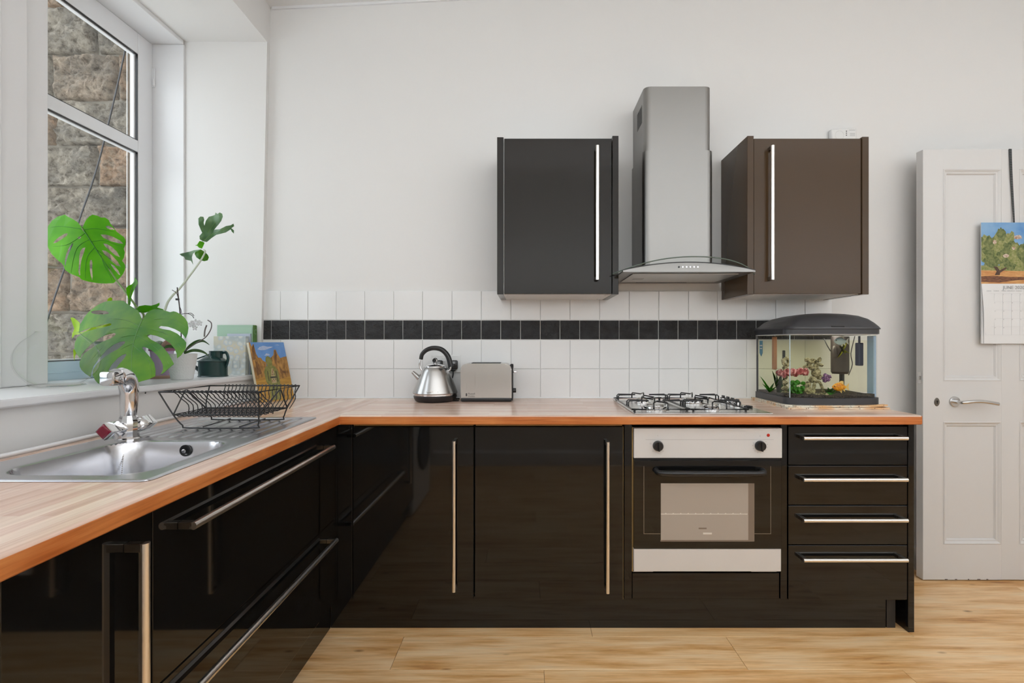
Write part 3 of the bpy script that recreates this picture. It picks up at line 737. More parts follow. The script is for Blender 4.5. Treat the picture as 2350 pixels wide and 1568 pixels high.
for xm in (.545, .785):
    x0, x1, y0, y1 = xm-.117, xm+.117, 2.072, 2.505
    b = B(); tube(b, [(x0, y0, zl), (x1, y0, zl), (x1, y1, zl), (x0, y1, zl)], rw, 8, closed=True); fr = obj('pan_support', b, M['blk_wire'], t)
    for (cy, s) in ((2.17, 1), (2.41, 1)):
        for (dx, dy) in ((-1, 0), (1, 0), (0, -1), (0, 1)):
            b = B(); w2 = .018
            if dx:
                xe = xm+dx*.116; p = [(xe, cy-w2, zl), (xe, cy-w2, zt_-.006), (xe-dx*.006, cy-w2, zt_), (xm+dx*.035, cy, zt_), (xe-dx*.006, cy+w2, zt_), (xe, cy+w2, zt_-.006), (xe, cy+w2, zl)]
            else:
                ye = y0 if (cy < 2.3 and dy < 0) else (y1 if (cy > 2.3 and dy > 0) else 2.2885)
                yi = cy+dy*.035
                p = [(xm-w2*1.6, ye, zl), (xm-w2*1.6, ye, zt_-.006), (xm-w2*1.5, ye-dy*.006, zt_), (xm, yi, zt_), (xm+w2*1.5, ye-dy*.006, zt_), (xm+w2*1.6, ye, zt_-.006), (xm+w2*1.6, ye, zl)]
            tube(b, p, rw*.9, 7); obj('support_finger', b, M['blk_wire'], fr)
    for (cx_, cy_) in ((x0+.01, y0), (x1-.01, y0), (x0+.01, y1), (x1-.01, y1)):
        b = B(); tube(b, [(cx_, cy_, HT), (cx_, cy_, zl)], .005, 8); obj('rubber_foot', b, M['blk_plastic'], fr)
for k, py in enumerate((2.44, 2.385, 2.33, 2.275)):
    b = B(); lathe(b, [(.021, 0), (.021, .003), (.017, .005), (.0155, .016), (.013, .018), (0, .018)], (.942, py, HT), 24); o = obj('knob', b, M['chrome'], t)
    b = B(); box(b, (.9385, py-.0155, HT+.012), (.9455, py+.0155, HT+.030), .003, 2); lathe(b, [(.0145, .012), (.0145, .019), (0, .0195)], (.942, py, HT), 20); obj('knob_grip', b, M['blk_plastic'], o)
b = B(); tube(b, [(.955, 2.215, HT+.004), (.970, 2.192, HT+.004)], [.006, .006], 12); lathe(b, [(.010, 0), (.009, .006), (0, .007)], (.955, 2.215, HT), 16); obj('ignition_button', b, M['blk_plastic'], t)

# ------------------------------------------------------------------ sink
SX0, SX1, SY0, SY1 = -1.262, -.803, 1.045, 1.945
def sd(x, y, x0, x1, y0, y1, r):
    cx, cy = (x0+x1)/2, (y0+y1)/2; qx = abs(x-cx)-(x1-x0)/2+r; qy = abs(y-cy)-(y1-y0)/2+r
    return math.hypot(max(qx, 0), max(qy, 0))+min(max(qx, qy), 0)-r
def ss(a, b_, x):
    t_ = max(0, min(1, (x-a)/(b_-a))); return t_*t_*(3-2*t_)
BW = (-1.168, -.852, 1.09, 1.462, .075)
ZS = WT+.004
def sink_h(x, y):
    d = sd(x, y, *BW); z = ZS
    z -= .150*ss(.0, .030, -d) if d < 0 else 0
    z -= .0015*ss(.012, 0, abs(d)) if d >= 0 else .0015
    if d < -.03: z -= .006*ss(.03, .16, -d)
    dd = sd(x, y, -1.228, -.838, 1.515, 1.915, .03)
    if dd < 0:
        z -= .0035*ss(0, .010, -dd)
        e = ss(1.525, 1.545, y)*(1-ss(1.885, 1.905, y))
        if -1.215 < x < -.85:
            u = ((x+1.215)/.0365) % 1
            z += .0032*e*max(0, math.cos((u-.5)*2*PI))**1.5 if abs(u-.5) < .25 else 0
    ed = min(x-SX0, SX1-x, y-SY0, SY1-y)
    z -= .003*(1-ss(0, .006, ed))
    return z
nx, ny = 96, 184
t = thing('kitchen_sink', 'stainless steel inset sink with bowl and ribbed drainer below the window', 'sink', (-1.03, 1.5, WT))
bms = {k: (B(), {}) for k in ('rim', 'bowl', 'drainer')}
def sv(kind, i, j):
    b_, dct = bms[kind]
    if (i, j) not in dct:
        x = SX0+(SX1-SX0)*i/nx; y = SY0+(SY1-SY0)*j/ny
        r = .02      # rounded outer corners
        cx = min(max(x, SX0+r), SX1-r); cy = min(max(y, SY0+r), SY1-r); d = math.hypot(x-cx, y-cy)
        z = sink_h(x, y)
        if d > r and cx != x and cy != y: k = r/d; x2, y2 = cx+(x-cx)*k, cy+(y-cy)*k
        else: x2, y2 = x, y
        dct[(i, j)] = b_.verts.new((x2+SH(y2)*max(0, min(1, (x2+1.37)/.6)), y2, z))
    return dct[(i, j)]
for i in range(nx):
    for j in range(ny):
        x = SX0+(SX1-SX0)*(i+.5)/nx; y = SY0+(SY1-SY0)*(j+.5)/ny
        k = 'bowl' if sd(x, y, *BW) < 0 else ('drainer' if y > 1.50 else 'rim')
        bms[k][0].faces.new((sv(k, i, j), sv(k, i+1, j), sv(k, i+1, j+1), sv(k, i, j+1)))
for k in bms:
    b_ = bms[k][0]; bmesh.ops.dissolve_degenerate(b_, dist=1e-6, edges=b_.edges[:]); bmesh.ops.recalc_face_normals(b_, faces=b_.faces[:])
    if sum(f.normal.z for f in b_.faces) < 0: bmesh.ops.reverse_faces(b_, faces=b_.faces[:])
    obj(k, b_, M['steel_sink'], t, angle=60, recalc=False)
b = B(); lathe(b, [(.030, 0), (.030, .002), (.022, .001), (0, .0005)], (-1.01, 1.27, WT-.1555), 24); obj('waste_fitting', b, M['chrome'], t)
oc = P(424, 1035, 1.448)
b = B(); lathe(b, [(.0, .0), (.011, .0), (.0115, .003), (.0165, .0035), (.0165, .000), (.015, -.001)], (0, 0, 0), 24); xform(b, Matrix.Translation((oc.x, 1.453, oc.z)) @ Matrix.Rotation(PI/2, 4, 'X')); obj('overflow_grommet', b, M['blk_plastic'], t)
b = B(); lathe(b, [(0, .0), (.006, .0), (.006, .004), (0, .005)], (0, 0, 0), 12); xform(b, Matrix.Translation((oc.x, 1.447, oc.z)) @ Matrix.Rotation(PI/2, 4, 'X')); obj('overflow_screw', b, M['chrome'], t)
# plug chain
b = B()
ch = smoothpath([(-1.155, 1.462, ZS+.003), (-1.148, 1.448, ZS-.006), (-1.135, 1.425, ZS-.045), (-1.12, 1.40, ZS-.10), (-1.10, 1.37, ZS-.138)], 6)
tot = 0
for a_, c_ in zip(ch, ch[1:]):
    n_ = max(1, int((c_-a_).length/.0042))
    for k in range(n_):
        q = a_+(c_-a_)*k/n_; bmesh.ops.create_icosphere(b, subdivisions=1, radius=.0017, matrix=Matrix.Translation(q))
tag(obj('plug_chain', b, M['handle_end']), 'thin metal ball chain hanging from the tap base into the sink bowl', 'chain')

# ------------------------------------------------------------------ tap
TX, TY = -1.172, 1.492
t = thing('mixer_tap', 'chrome mixer tap with square levers, the near one capped maroon', 'tap', (TX, TY, ZS))
b = B(); lathe(b, [(.033, 0), (.033, .003), (.027, .006), (.026, .018), (.028, .050), (.023, .064), (.0205, .070), (0, .070)], (TX, TY, ZS), 12); obj('tap_body', b, M['chrome'], t, angle=25)
b = B(); pth = smoothpath([(TX, TY, ZS+.066), (TX+.001, TY+.001, ZS+.11), (TX+.001, TY, ZS+.15), (TX+.004, TY-.014, ZS+.178), (TX+.010, TY-.040, ZS+.188), (TX+.015, TY-.062, ZS+.186)], 6)
tube(b, pth, [.0195+.0055*math.sin(min(1, i/18)*PI/2) for i in range(len(pth))], 14); obj('spout', b, M['chrome'], t)
b = B(); box(b, (TX-.006, TY-.098, ZS+.164), (TX+.036, TY-.058, ZS+.204), .007, 2); obj('spout_nozzle', b, M['chrome'], t)
for s in (-1, 1):
    b = B(); n_ = 6; q0 = Vector((TX, TY+s*.016, ZS+.034)); q1 = Vector((TX, TY+s*.088, ZS+.037))
    tube(b, [q0, q0+(q1-q0)*.25, q0+(q1-q0)*.3, q1-(q1-q0)*.04, q1], [.017, .018, .0235, .0245, .0225], 4); o = obj('tap_lever', b, M['chrome'], t, angle=25)
    if s < 0:
        b = B(); tube(b, [q1, q1+Vector((0, -.002, 0)), q1+Vector((0, -.004, 0))], [.0215, .0210, .016], 4); c_ = obj('lever_cap', b, M['maroon'], o, angle=25); c_['label'] = 'maroon end cap'

# ------------------------------------------------------------------ dish rack
t = thing('dish_rack', 'black wire dish rack standing on the sink drainer', 'dish rack', (-1.02, 1.76, ZS))
R = .0022
top = [P(363, 897, 1.66), P(595, 901, 1.66), P(685, 888, 1.91), P(482, 883, 1.91)]
zt_ = ZS+.122
top = [Vector((-1.205, 1.66, zt_)), Vector((-.878, 1.66, zt_)), Vector((-.855, 1.905, zt_)), Vector((-1.192, 1.905, zt_))]
zf = ZS+.046
bot = [Vector((-1.163, 1.668, zf)), Vector((-.882, 1.668, zf)), Vector((-.875, 1.85, zf)), Vector((-1.172, 1.85, zf))]
ft = [Vector((-1.125, 1.668, ZS+.003)), Vector((-.885, 1.668, ZS+.003)), Vector((-.892, 1.85, ZS+.003)), Vector((-1.145, 1.85, ZS+.003))]
b = B(); tube(b, top, R*1.2, 8, closed=True); obj('top_rim', b, M['blk_wire'], t)
b = B(); tube(b, bot, R*1.1, 8, closed=True); obj('basket_frame', b, M['blk_wire'], t)
for (i, j) in ((0, 1), (3, 2)):
    b = B(); tube(b, smoothpath([top[i], bot[i], bot[i]+(ft[i]-bot[i])*.8, ft[i]+(ft[j]-ft[i])*.06, ft[j]-(ft[j]-ft[i])*.06, bot[j]+(ft[j]-bot[j])*.8, bot[j], top[j]], 3), R*1.1, 8); obj('leg_loop', b, M['blk_wire'], t)
for (i, j) in ((0, 3), (1, 2)):      # inverted V at each end
    b = B(); mid = (top[i]+top[j])/2; tube(b, [bot[i], mid+(bot[i]-mid)*.06, mid+(bot[j]-mid)*.06, bot[j]], R*1.1, 8); obj('end_brace', b, M['blk_wire'], t)
for k in (.25, .75):
    b = B(); a_ = ft[0].lerp(ft[1], k); c_ = ft[3].lerp(ft[2], k); tube(b, [a_+Vector((0, 0, .004)), c_+Vector((0, 0, .004))], R, 6); obj('cross_bar', b, M['blk_wire'], t)
NP = 20
pr = None
for side in (0, 1):
    for k in range(NP):
        u = (.12+.86*k/(NP-1)) if side == 0 else (.18+.78*k/(NP-1))
        i, j = ((0, 1), (3, 2))[side]; a_ = top[i].lerp(top[j], u); c_ = bot[i].lerp(bot[j], u); iy = 1 if side == 0 else -1
        if pr is None or side != pr[1]:
            b = B(); tube(b, smoothpath([a_+Vector((-.006, -.003*iy, .001)), a_+Vector((0, 0, .004)), a_+Vector((.008, .020*iy, -.010)), a_+Vector((.010, .030*iy, -.022)), Vector((c_.x, a_.y+.032*iy, zf+.03)), Vector((c_.x, c_.y+.024*iy, zf))], 3), R*.75, 6)
            o = obj('plate_wire', b, M['blk_wire'], t); pr = (o, side, a_)
        else: again(pr[0], t, *(a_-pr[2]))
p0 = None
for k in range(17):
    u = .03+.94*k/16; a_ = bot[0].lerp(bot[1], u); c_ = bot[3].lerp(bot[2], u)
    if p0 is None:
        b = B(); tube(b, [a_+(c_-a_)*q+Vector((0, 0, -.010*math.sin(q*PI*4)**2)) for q in [z_/12 for z_ in range(13)]], R*.7, 5); p0 = (obj('floor_wire', b, M['blk_wire'], t), a_)
    else: again(p0[0], t, *(a_-p0[1]))
for k in range(6):
    b = B(); q = .12+.76*k/5; tube(b, [bot[0].lerp(bot[3], q)+Vector((0, 0, -.001)), bot[1].lerp(bot[2], q)+Vector((0, 0, -.001))], R*.7, 5); obj('floor_wire', b, M['blk_wire'], t)

# ------------------------------------------------------------------ kettle, toaster, socket
kc = Vector(((999-CX)*2.505/F, 2.505, WT))
t = thing('kettle', 'brushed steel pyramid kettle with black arched handle on the worktop', 'kettle', kc)
KX = M['steel_k'] = brushed('kettle_steel', (.52, .51, .50, 1), .22, 1, 'z', .0)
b = B(); lathe(b, [(0, 0), (.085, 0), (.098, .006), (.104, .018), (.106, .027), (.103, .031), (0, .031)], kc, 40); obj('power_base', b, M['blk_plastic'], t)
b = B(); lathe(b, [(.100, .0315), (.106, .032), (.1065, .039), (.109, .040)], kc, 48); obj('base_ring', b, M['chrome'], t)
b = B(); lathe(b, [(.109, .0405), (.110, .044), (.100, .070), (.084, .110), (.068, .148), (.061, .160), (.055, .166), (.052, .1675)], kc, 48); obj('body', b, KX, t)
b = B(); lathe(b, [(.052, .1675), (.050, .172), (.040, .178), (.020, .183), (.006, .185), (.006, .189), (0, .189)], kc, 40); ld = obj('lid', b, M['chrome'], t)
b = B(); bmesh.ops.create_uvsphere(b, u_segments=20, v_segments=12, radius=.0135, matrix=Matrix.Translation(kc+Vector((0, 0, .200)))); obj('lid_knob', b, M['chrome'], ld)
b = B(); lathe(b, [(0, .0), (.008, .001), (.010, .005), (.009, .0)], (0, 0, 0), 16); xform(b, Matrix.Translation(kc+Vector((-.001, -.0155, .200))) @ Matrix.Rotation(PI/2, 4, 'X')); obj('knob_inset', b, M['blk_plastic'], ld)
def kp(px, py, dy=0): q = P(px, py, kc.y+dy); return q
b = B(); pth = smoothpath([kp(966, 825), kp(969, 813), kp(980, 803), kp(996, 799), kp(1014, 803), kp(1028, 818), kp(1035, 842)], 7); tube(b, pth, [.0095+.004*(i/len(pth)) for i in range(len(pth))], 12); obj('handle', b, M['blk_plastic'], t)
b = B(); tube(b, smoothpath([kp(965.5, 824), kp(963, 838), kp(968, 850), kp(976, 853)], 5), .0045, 8); obj('handle_mount', b, M['chrome'], t)
b = B(); tube(b, smoothpath([kp(1034, 840), kp(1032, 850), kp(1020, 853)], 5), .005, 8); obj('handle_mount', b, M['chrome'], t)
b = B(); tube(b, [kp(982, 885), kp(962, 868), kp(947, 854)], [.026, .017, .010], 14, flat=.8); obj('spout', b, KX, t)
b = B(); text(b, 'morphy richards', (kc.x+.004, kc.y-.107, kc.z+.052), (1, .18, 0), (0, .42, 1), .0085, align='CENTER'); obj('brand_print', b, M['paleprint'], t)
# toaster
TD0, TD1 = 2.462, 2.600; tx0, tx1 = (1056.5-CX)*TD0/F, (1174-CX)*TD0/F
t = thing('toaster', 'brushed steel two-slice toaster beside the kettle', 'toaster', ((tx0+tx1)/2, 2.53, WT))
M['steel_t'] = brushed('toaster_steel', (.60, .59, .57, 1), .28, 1, 'z', .0)
b = B(); box(b, (tx0+.002, TD0+.003, WT+.001), (tx1-.002, TD1-.003, WT+.020), .004, 2); obj('base', b, M['blk_plastic'], t)
b = B(); zt2 = WT+.186; r = .032
pts = [(tx0, 0, WT+.018), (tx1, 0, WT+.018)]+[(tx1-r+r*math.cos(k*PI/14), 0, zt2-r+r*math.sin(k*PI/14)) for k in range(8)]+[(tx0+r+r*math.cos(PI/2+k*PI/14), 0, zt2-r+r*math.sin(PI/2+k*PI/14)) for k in range(8)]
prism(b, [(x_, TD0, z_) for x_, _, z_ in pts], (0, TD1-TD0, 0)); bmesh.ops.bevel(b, geom=[e for e in b.edges if abs(e.verts[0].co.y-e.verts[1].co.y) < 1e-6 and e.calc_length() < 2], offset=.005, segments=2, affect='EDGES'); obj('body', b, M['steel_t'], t)
for yy in (TD0+.035, TD0+.085):
    bx('toast_slot', (tx0+.05, yy, zt2-.004), (tx1-.055, yy+.026, zt2+.003), M['blk_plastic'], t, .001)
bx('end_panel', (tx1-.001, TD0+.012, WT+.006), (tx1+.006, TD1-.012, zt2-.02), M['blk_plastic'], t, .002)
b = B(); box(b, (tx1-.008, TD0+.040, zt2-.025), (tx1+.007, TD0+.10, zt2-.004), .003); obj('end_cap', b, M['blk_plastic'], t)
b = B(); box(b, (tx1+.005, TD0+.03, zt2-.047), (tx1+.024, TD0+.07, zt2-.038), .004, 2); obj('lever', b, M['chrome'], t)
b = B(); lathe(b, [(.012, 0), (.011, .016), (0, .017)], (0, 0, 0), 16); xform(b, Matrix.Translation((tx1+.005, TD0+.045, WT+.052)) @ Matrix.Rotation(PI/2, 4, 'Y')); obj('browning_dial', b, M['blk_plastic'], t)
b = B(); text(b, 'Russell\nHobbs', (tx0+.038, TD0-.0006, WT+.036), (1, 0, 0), (0, 0, 1), .012); box(b, (tx0+.026, TD0-.0006, WT+.028), (tx0+.033, TD0, WT+.042)); obj('brand_print', b, M['darkprint'], t)
# double socket with plugs
sx0, sx1, sz0, sz1 = WX(993), WX(1057.5), WZ(854.5), WZ(815.5); ys = WALL-.008
t = thing('wall_socket', 'white double wall socket on the tiles behind the kettle', 'socket', ((sx0+sx1)/2, ys, sz0))
bx('face_plate', (sx0, ys-.010, sz0), (sx1, ys, sz1), M['white_plastic'], t, .002, 2)
for px in (1019, 1027): bx('rocker_switch', (WX(px)-.006, ys-.0135, WZ(829)), (WX(px)+.006, ys-.009, WZ(820)), M['white_plastic'], t, .001)
for i, (px, lb) in enumerate(((1008, 'black plug in the left socket behind the kettle lid'), (1042, 'black plug in the right socket beside the kettle handle'))):
    cxp = WX(px); cz = WZ(838)
    tt = thing('mains_plug', lb, 'plug', (cxp, ys-.02, cz-.025), 'plugs in the double socket')
    b = B(); box(b, (cxp-.024, ys-.038, cz-.020), (cxp+.024, ys-.0105, cz+.026), .008, 3); box(b, (cxp-.014, ys-.034, cz-.030), (cxp+.014, ys-.014, cz-.018), .005, 2); obj('plug_body', b, M['blk_plastic'], tt)
    b = B(); box(b, (cxp-.010, ys-.0395, cz+.008), (cxp+.012, ys-.0375, cz+.020), .001); obj('plug_label', b, M['lightgrey'], tt)
    b = B()
    if i == 1: pth = [(cxp, ys-.024, cz-.028), (cxp, ys-.025, cz-.05), (cxp-.008, ys-.03, cz-.085), (cxp-.002, 2.56, WT+.02), (cxp+.004, 2.51, WT+.0045), (tx0-.012, 2.48, WT+.0045)]
    else: pth = [(cxp, ys-.024, cz-.028), (cxp+.01, ys-.03, cz-.07), (cxp+.06, 2.585, WT+.012), (cxp+.07, 2.56, WT+.0045), (kc.x+.115, 2.53, WT+.008)]
    tube(b, smoothpath(pth, 6), .0033, 8); obj('cable', b, M['blk_plastic'], tt)

# ------------------------------------------------------------------ carbon monoxide alarm on the wall
ax0, ax1 = WX(1899), WX(1958); az = WZ(301)
t = thing('wall_alarm', 'small white wall alarm just above the right-hand wall cupboard', 'alarm', ((ax0+ax1)/2, WALL-.03, az-.085))
b = B(); box(b, (ax0, WALL-.032, az-.085), (ax1, WALL-.001, az), .010, 3); xform(b, Matrix.Translation(Vector((ax0, WALL, az))) @ Matrix.Rotation(-.06, 4, 'Y') @ Matrix.Translation(-Vector((ax0, WALL, az)))); obj('alarm_body', b, M['white_plastic'], t)
for k in range(3):
    b = B(); lathe(b, [(0, .002), (.0025, .0015), (.003, 0)], (0, 0, 0), 10); xform(b, Matrix.Translation((ax0+.078, WALL-.032, az-.014-.010*k)) @ Matrix.Rotation(PI/2, 4, 'X')); obj('alarm_light', b, M['darkprint'], t)
b = B(); lathe(b, [(.020, 0), (.0215, .0015), (.0235, 0)], (0, 0, 0), 28); xform(b, Matrix.Translation((ax0+.043, WALL-.032, az-.033)) @ Matrix.Rotation(PI/2, 4, 'X')); obj('test_button', b, M['white_plastic'], t)
b = B()
for k in range(3): box(b, (ax0+.096, WALL-.0326, az-.026-.006*k), (ax0+.122, WALL-.0316, az-.0245-.006*k))
box(b, (ax0+.092, WALL-.0326, az-.009), (ax0+.122, WALL-.0316, az-.007)); obj('alarm_markings', b, M['lightgrey'], t)

# ------------------------------------------------------------------ outside the window
ext = bx('wall_outside', (-6.0, 3.10, -1.0), (-1.98, 3.4, 4.6), M['mortar']); ext['kind'] = 'structure'
zc = [H+(CY-y)*3.05/F for y in (1000, 905, 812, 716, 610, 520, 425, 330, 226, 118, 8, -95, -200, -310)]
rnd = random.Random(3)
for r_, (z0, z1) in enumerate(zip(zc, zc[1:])):
    xs = [-1.985]
    first = [.52, .30, .60, .34, .55, .44, .62, .34, .50, .155, .50, .3, .5][r_]
    xs.append(xs[0]-first)
    while xs[-1] > -3.6: xs.append(xs[-1]-rnd.uniform(.38, .68))
    for x1, x0 in zip(xs, xs[1:]):
        b = B(); nx_ = max(8, int((x1-x0)/.013)); nz_ = 20; g = {}
        for i in range(nx_+1):
            for j in range(nz_+1):
                x = x0+(x1-x0)*i/nx_; z = z0+(z1-z0)*j/nz_; e = min(i, nx_-i, j*nx_/nz_, (nz_-j)*nx_/nz_)
                d = .012+.05*min(1, e/2.2)*(.45+.8*noise.noise(Vector((x*7+r_*7, z*9, 1.3)))+.55*noise.noise(Vector((x*24, z*30, r_)))+.3*noise.noise(Vector((x*60, z*60, r_))))
                pass
                xx = min(max(x, x0+.004), x1-.004)+.008*noise.noise(Vector((x*9, z*9, 5))); zz = min(max(z, z0+.004), z1-.004)+.008*noise.noise(Vector((x*9, z*9, 8)))
                g[(i, j)] = b.verts.new((min(xx, -1.985), 3.10-(d if e > 0 else -.01), zz))
        for i in range(nx_):
            for j in range(nz_): b.faces.new((g[(i, j)], g[(i+1, j)], g[(i+1, j+1)], g[(i, j+1)]))
        obj('stone_block', b, M['stone'], ext, angle=80)
bx('outer_jamb', (-2.016, 2.56, .6), (-1.952, 3.05, 4.2), M['jamb'], ext, .004)
bx('jamb_edge_paint', (-2.019, 2.557, .6), (-2.0155, 2.561, 4.2), M['white_board'], ext, .001)
b = B(); tube(b, smoothpath([P(293, 60, 3.0), P(286, 120, 3.0), P(245, 300, 2.95), P(215, 410, 2.93), P(182, 505, 2.90), P(150, 610, 2.86), P(118, 705, 2.82), P(80, 830, 2.78)], 6), .0045, 6)
tag(obj('outdoor_cable', b, M['darkprint']), 'thin dark cable hanging slantwise outside the window before the stone wall', 'cable')

# ------------------------------------------------------------------ things on the window sill
def sill_at(px, py, back=0.0):
    """point on the sill top seen at px,py; back pushes it away from the camera"""
    D = 2.0
    for _ in range(30): D = (H-sillz(D))*F/(py-CY)
    D += back; return Vector(((px-CX)*D/F, D, sillz(D)))
# glass bowl
c = Vector((-1.572, 1.70, sillz(1.70))); r = .112
t = thing('glass_bowl', 'empty clear round glass bowl at the left end of the sill', 'bowl', c)
b = B(); prof = [(0, .002), (.055, .001), (.075, .006)]
for k in range(1, 13):
    a = -PI/2+PI*(k+2)/17; prof.append((r*math.cos(a), .092+r*.88*math.sin(a)))
prof = prof[:-2]+[(.062, .176), (.056, .184)]
inn = [(max(q-.003, 0), z+.0025) for q, z in prof[::-1]]
lathe(b, prof+inn, c, 40); bmesh.ops.remove_doubles(b, verts=b.verts[:], dist=1e-5); obj('bowl_glass', b, M['bowlglass'], t, angle=60)
b = B(); tube(b, [c+Vector((math.cos(a)*.0555, math.sin(a)*.0555, .185)) for a in [2*PI*k/40 for k in range(40)]], .0018, 6, closed=True); obj('bowl_rim', b, M['bowlglass'], t)

# monstera
mc = Vector((-1.735, 2.17, sillz(2.17)))
t = thing('monstera_plant', 'potted swiss cheese plant with large split leaves at the window', 'plant', mc)
b = B(); lathe(b, [(0, 0), (.062, 0), (.066, .004), (.088, .150), (.092, .152), (.092, .160), (.086, .160), (.084, .140), (0, .140)], mc, 36); obj('pot', b, mat('pale_grey_pot', rgb(196, 198, 204), .4), t)
b = B(); lathe(b, [(0, .0), (.082, .0)], mc+Vector((0, 0, .143)), 24); obj('soil', b, mat('dark_soil', rgb(60, 48, 38), .95), t)
def c6(x, y): return (100+x/3.647, 470+y/3.647)
def leaf(name, outl, holes, Df, m, ribs=None, midm=None, conv=c6, step=9, lab=None, midr=.0022):
    ol = [conv(*p) for p in outl]; hl = [[conv(*p) for p in h] for h in holes]
    b = sheet(ol, hl, lambda x, y: P(x, y, Df(x, y)), step, .0007)
    o = obj(name, b, m, t, angle=70)
    if lab: o['label'] = lab
    if ribs:
        b = B()
        for k, rb in enumerate(ribs):
            pts = smoothpath([P(*conv(*p), Df(*conv(*p))-.0012) for p in rb], 5); n_ = len(pts)
            r0 = midr if k == 0 else midr*.42
            tube(b, pts, [r0*(1-.75*i/n_) for i in range(n_)], 5)
        r_ = obj('leaf_veins', b, midm, o); 
    return o
L2 = [(825, 962), (805, 915), (790, 885), (760, 868), (700, 830), (672, 806), (640, 803), (590, 803), (540, 807), (500, 818), (460, 836), (400, 880), (370, 908), (345, 940), (310, 1000), (300, 1040), (297, 1070), (330, 1055), (380, 1035), (450, 1015), (510, 1000), (560, 993), (572, 1002), (560, 1012), (500, 1028), (430, 1043), (340, 1068), (285, 1110), (265, 1150), (260, 1185), (262, 1215), (280, 1252), (306, 1287), (322, 1252), (350, 1215), (400, 1165), (460, 1122), (520, 1092), (590, 1074), (605, 1080), (600, 1095), (560, 1122), (500, 1145), (440, 1178), (380, 1220), (345, 1242), (318, 1280), (302, 1320), (304, 1355), (320, 1385), (350, 1415), (392, 1441), (402, 1400), (420, 1350), (470, 1280), (530, 1215), (590, 1170), (640, 1148), (680, 1143), (683, 1158), (660, 1180), (620, 1212), (560, 1243), (500, 1285), (450, 1330), (415, 1385), (413, 1425), (430, 1465), (455, 1495), (505, 1516), (515, 1470), (530, 1410), (570, 1340), (620, 1285), (660, 1258), (688, 1248), (694, 1260), (670, 1295), (630, 1340), (595, 1390), (578, 1430), (600, 1470), (650, 1492), (700, 1500), (760, 1497), (820, 1478), (880, 1462), (935, 1437), (938, 1385), (925, 1325), (900, 1285), (865, 1245), (835, 1212), (824, 1196), (838, 1190), (870, 1200), (910, 1225), (950, 1260), (985, 1310), (1000, 1345), (1000, 1385), (982, 1422), (1010, 1405), (1040, 1378), (1092, 1334), (1070, 1290), (1040, 1240), (1000, 1190), (960, 1160), (900, 1130), (870, 1103), (870, 1091), (895, 1088), (945, 1098), (1000, 1120), (1060, 1160), (1100, 1210), (1115, 1250), (1118, 1286), (1150, 1262), (1175, 1230), (1192, 1195), (1195, 1155), (1175, 1128), (1120, 1080), (1060, 1052), (1000, 1042), (968, 1033), (963, 1022), (985, 1016), (1040, 1022), (1100, 1042), (1150, 1070), (1180, 1105), (1190, 1122), (1207, 1075), (1213, 1030), (1206, 985), (1185, 950), (1150, 918), (1110, 898), (1088, 893), (1060, 900), (1020, 888), (970, 876), (925, 876), (890, 888), (862, 910), (845, 940), (835, 962)]
L2h = [[(395, 897), (420, 888), (470, 884), (520, 890), (548, 902), (545, 913), (505, 919), (450, 918), (410, 911)]]
def D2(x, y): return 1.975-.0016*(y-735)+.0014*max(0, 250-x)-.0011*max(0, x-360)+.00001*(x-320)**2*.5
leaf('leaf', L2, L2h, D2, M['leaf_g'], [[(825, 962), (800, 1020), (770, 1100), (745, 1200), (735, 1320), (740, 1460)], [(800, 1020), (700, 970), (560, 950), (420, 960)], [(790, 1050), (700, 1030), (560, 1050), (350, 1130)], [(775, 1090), (650, 1110), (500, 1190), (350, 1360)], [(755, 1160), (650, 1210), (520, 1340), (460, 1470)], [(815, 985), (930, 960), (1080, 960), (1190, 1030)], [(800, 1020), (900, 1040), (1040, 1090), (1150, 1200)], [(775, 1090), (860, 1140), (960, 1220), (1050, 1330)], [(750, 1180), (820, 1240), (890, 1330), (900, 1430)]], M['vein'], lab='large drooping split leaf')
L1 = [(318, 187), (300, 165), (290, 150), (260, 130), (230, 112), (205, 102), (180, 84), (150, 92), (120, 100), (70, 135), (40, 180), (25, 240), (25, 300), (40, 360), (65, 408), (95, 440), (120, 465), (150, 488), (170, 512), (180, 545), (220, 575), (260, 592), (300, 607), (320, 628), (380, 645), (460, 658), (520, 660), (585, 657), (605, 640), (640, 612), (665, 580), (681, 545), (683, 510), (672, 488), (656, 470), (672, 445), (680, 400), (670, 370), (685, 335), (686, 300), (672, 272), (640, 248), (610, 225), (590, 195), (560, 160), (545, 128), (515, 108), (480, 108), (450, 92), (410, 84), (380, 100), (355, 130), (340, 160), (330, 184)]
L1h = [[(250, 320), (240, 325), (222, 345), (205, 372), (190, 410), (180, 450), (177, 500), (182, 520), (190, 480), (205, 430), (222, 390), (240, 350)],
       [(350, 357), (325, 365), (308, 390), (299, 430), (297, 500), (291, 560), (300, 590), (308, 592), (306, 560), (312, 500), (320, 450), (340, 395)],
       [(402, 460), (390, 466), (386, 500), (388, 550), (396, 595), (408, 635), (411, 600), (407, 540), (410, 490)], [(281, 277), (300, 263), (316, 270), (306, 285), (290, 286)],
       [(204, 238), (175, 243), (130, 270), (95, 300), (80, 325), (110, 318), (150, 292), (195, 262)], [(478, 250), (520, 250), (580, 268), (640, 300), (668, 327), (630, 325), (560, 306), (500, 278)],
       [(500, 325), (530, 328), (575, 355), (615, 395), (640, 440), (600, 424), (555, 385), (515, 350)], [(487, 380), (520, 387), (570, 422), (620, 475), (645, 520), (610, 508), (560, 465), (510, 415)],
       [(553, 489), (590, 512), (625, 550), (642, 590), (628, 585), (590, 540)], [(518, 180), (545, 176), (575, 190), (598, 213), (560, 208), (532, 198)]]
def D1(x, y): return 2.14+.0006*(x-200)-.0005*(y-580)+.000004*(x-205)**2
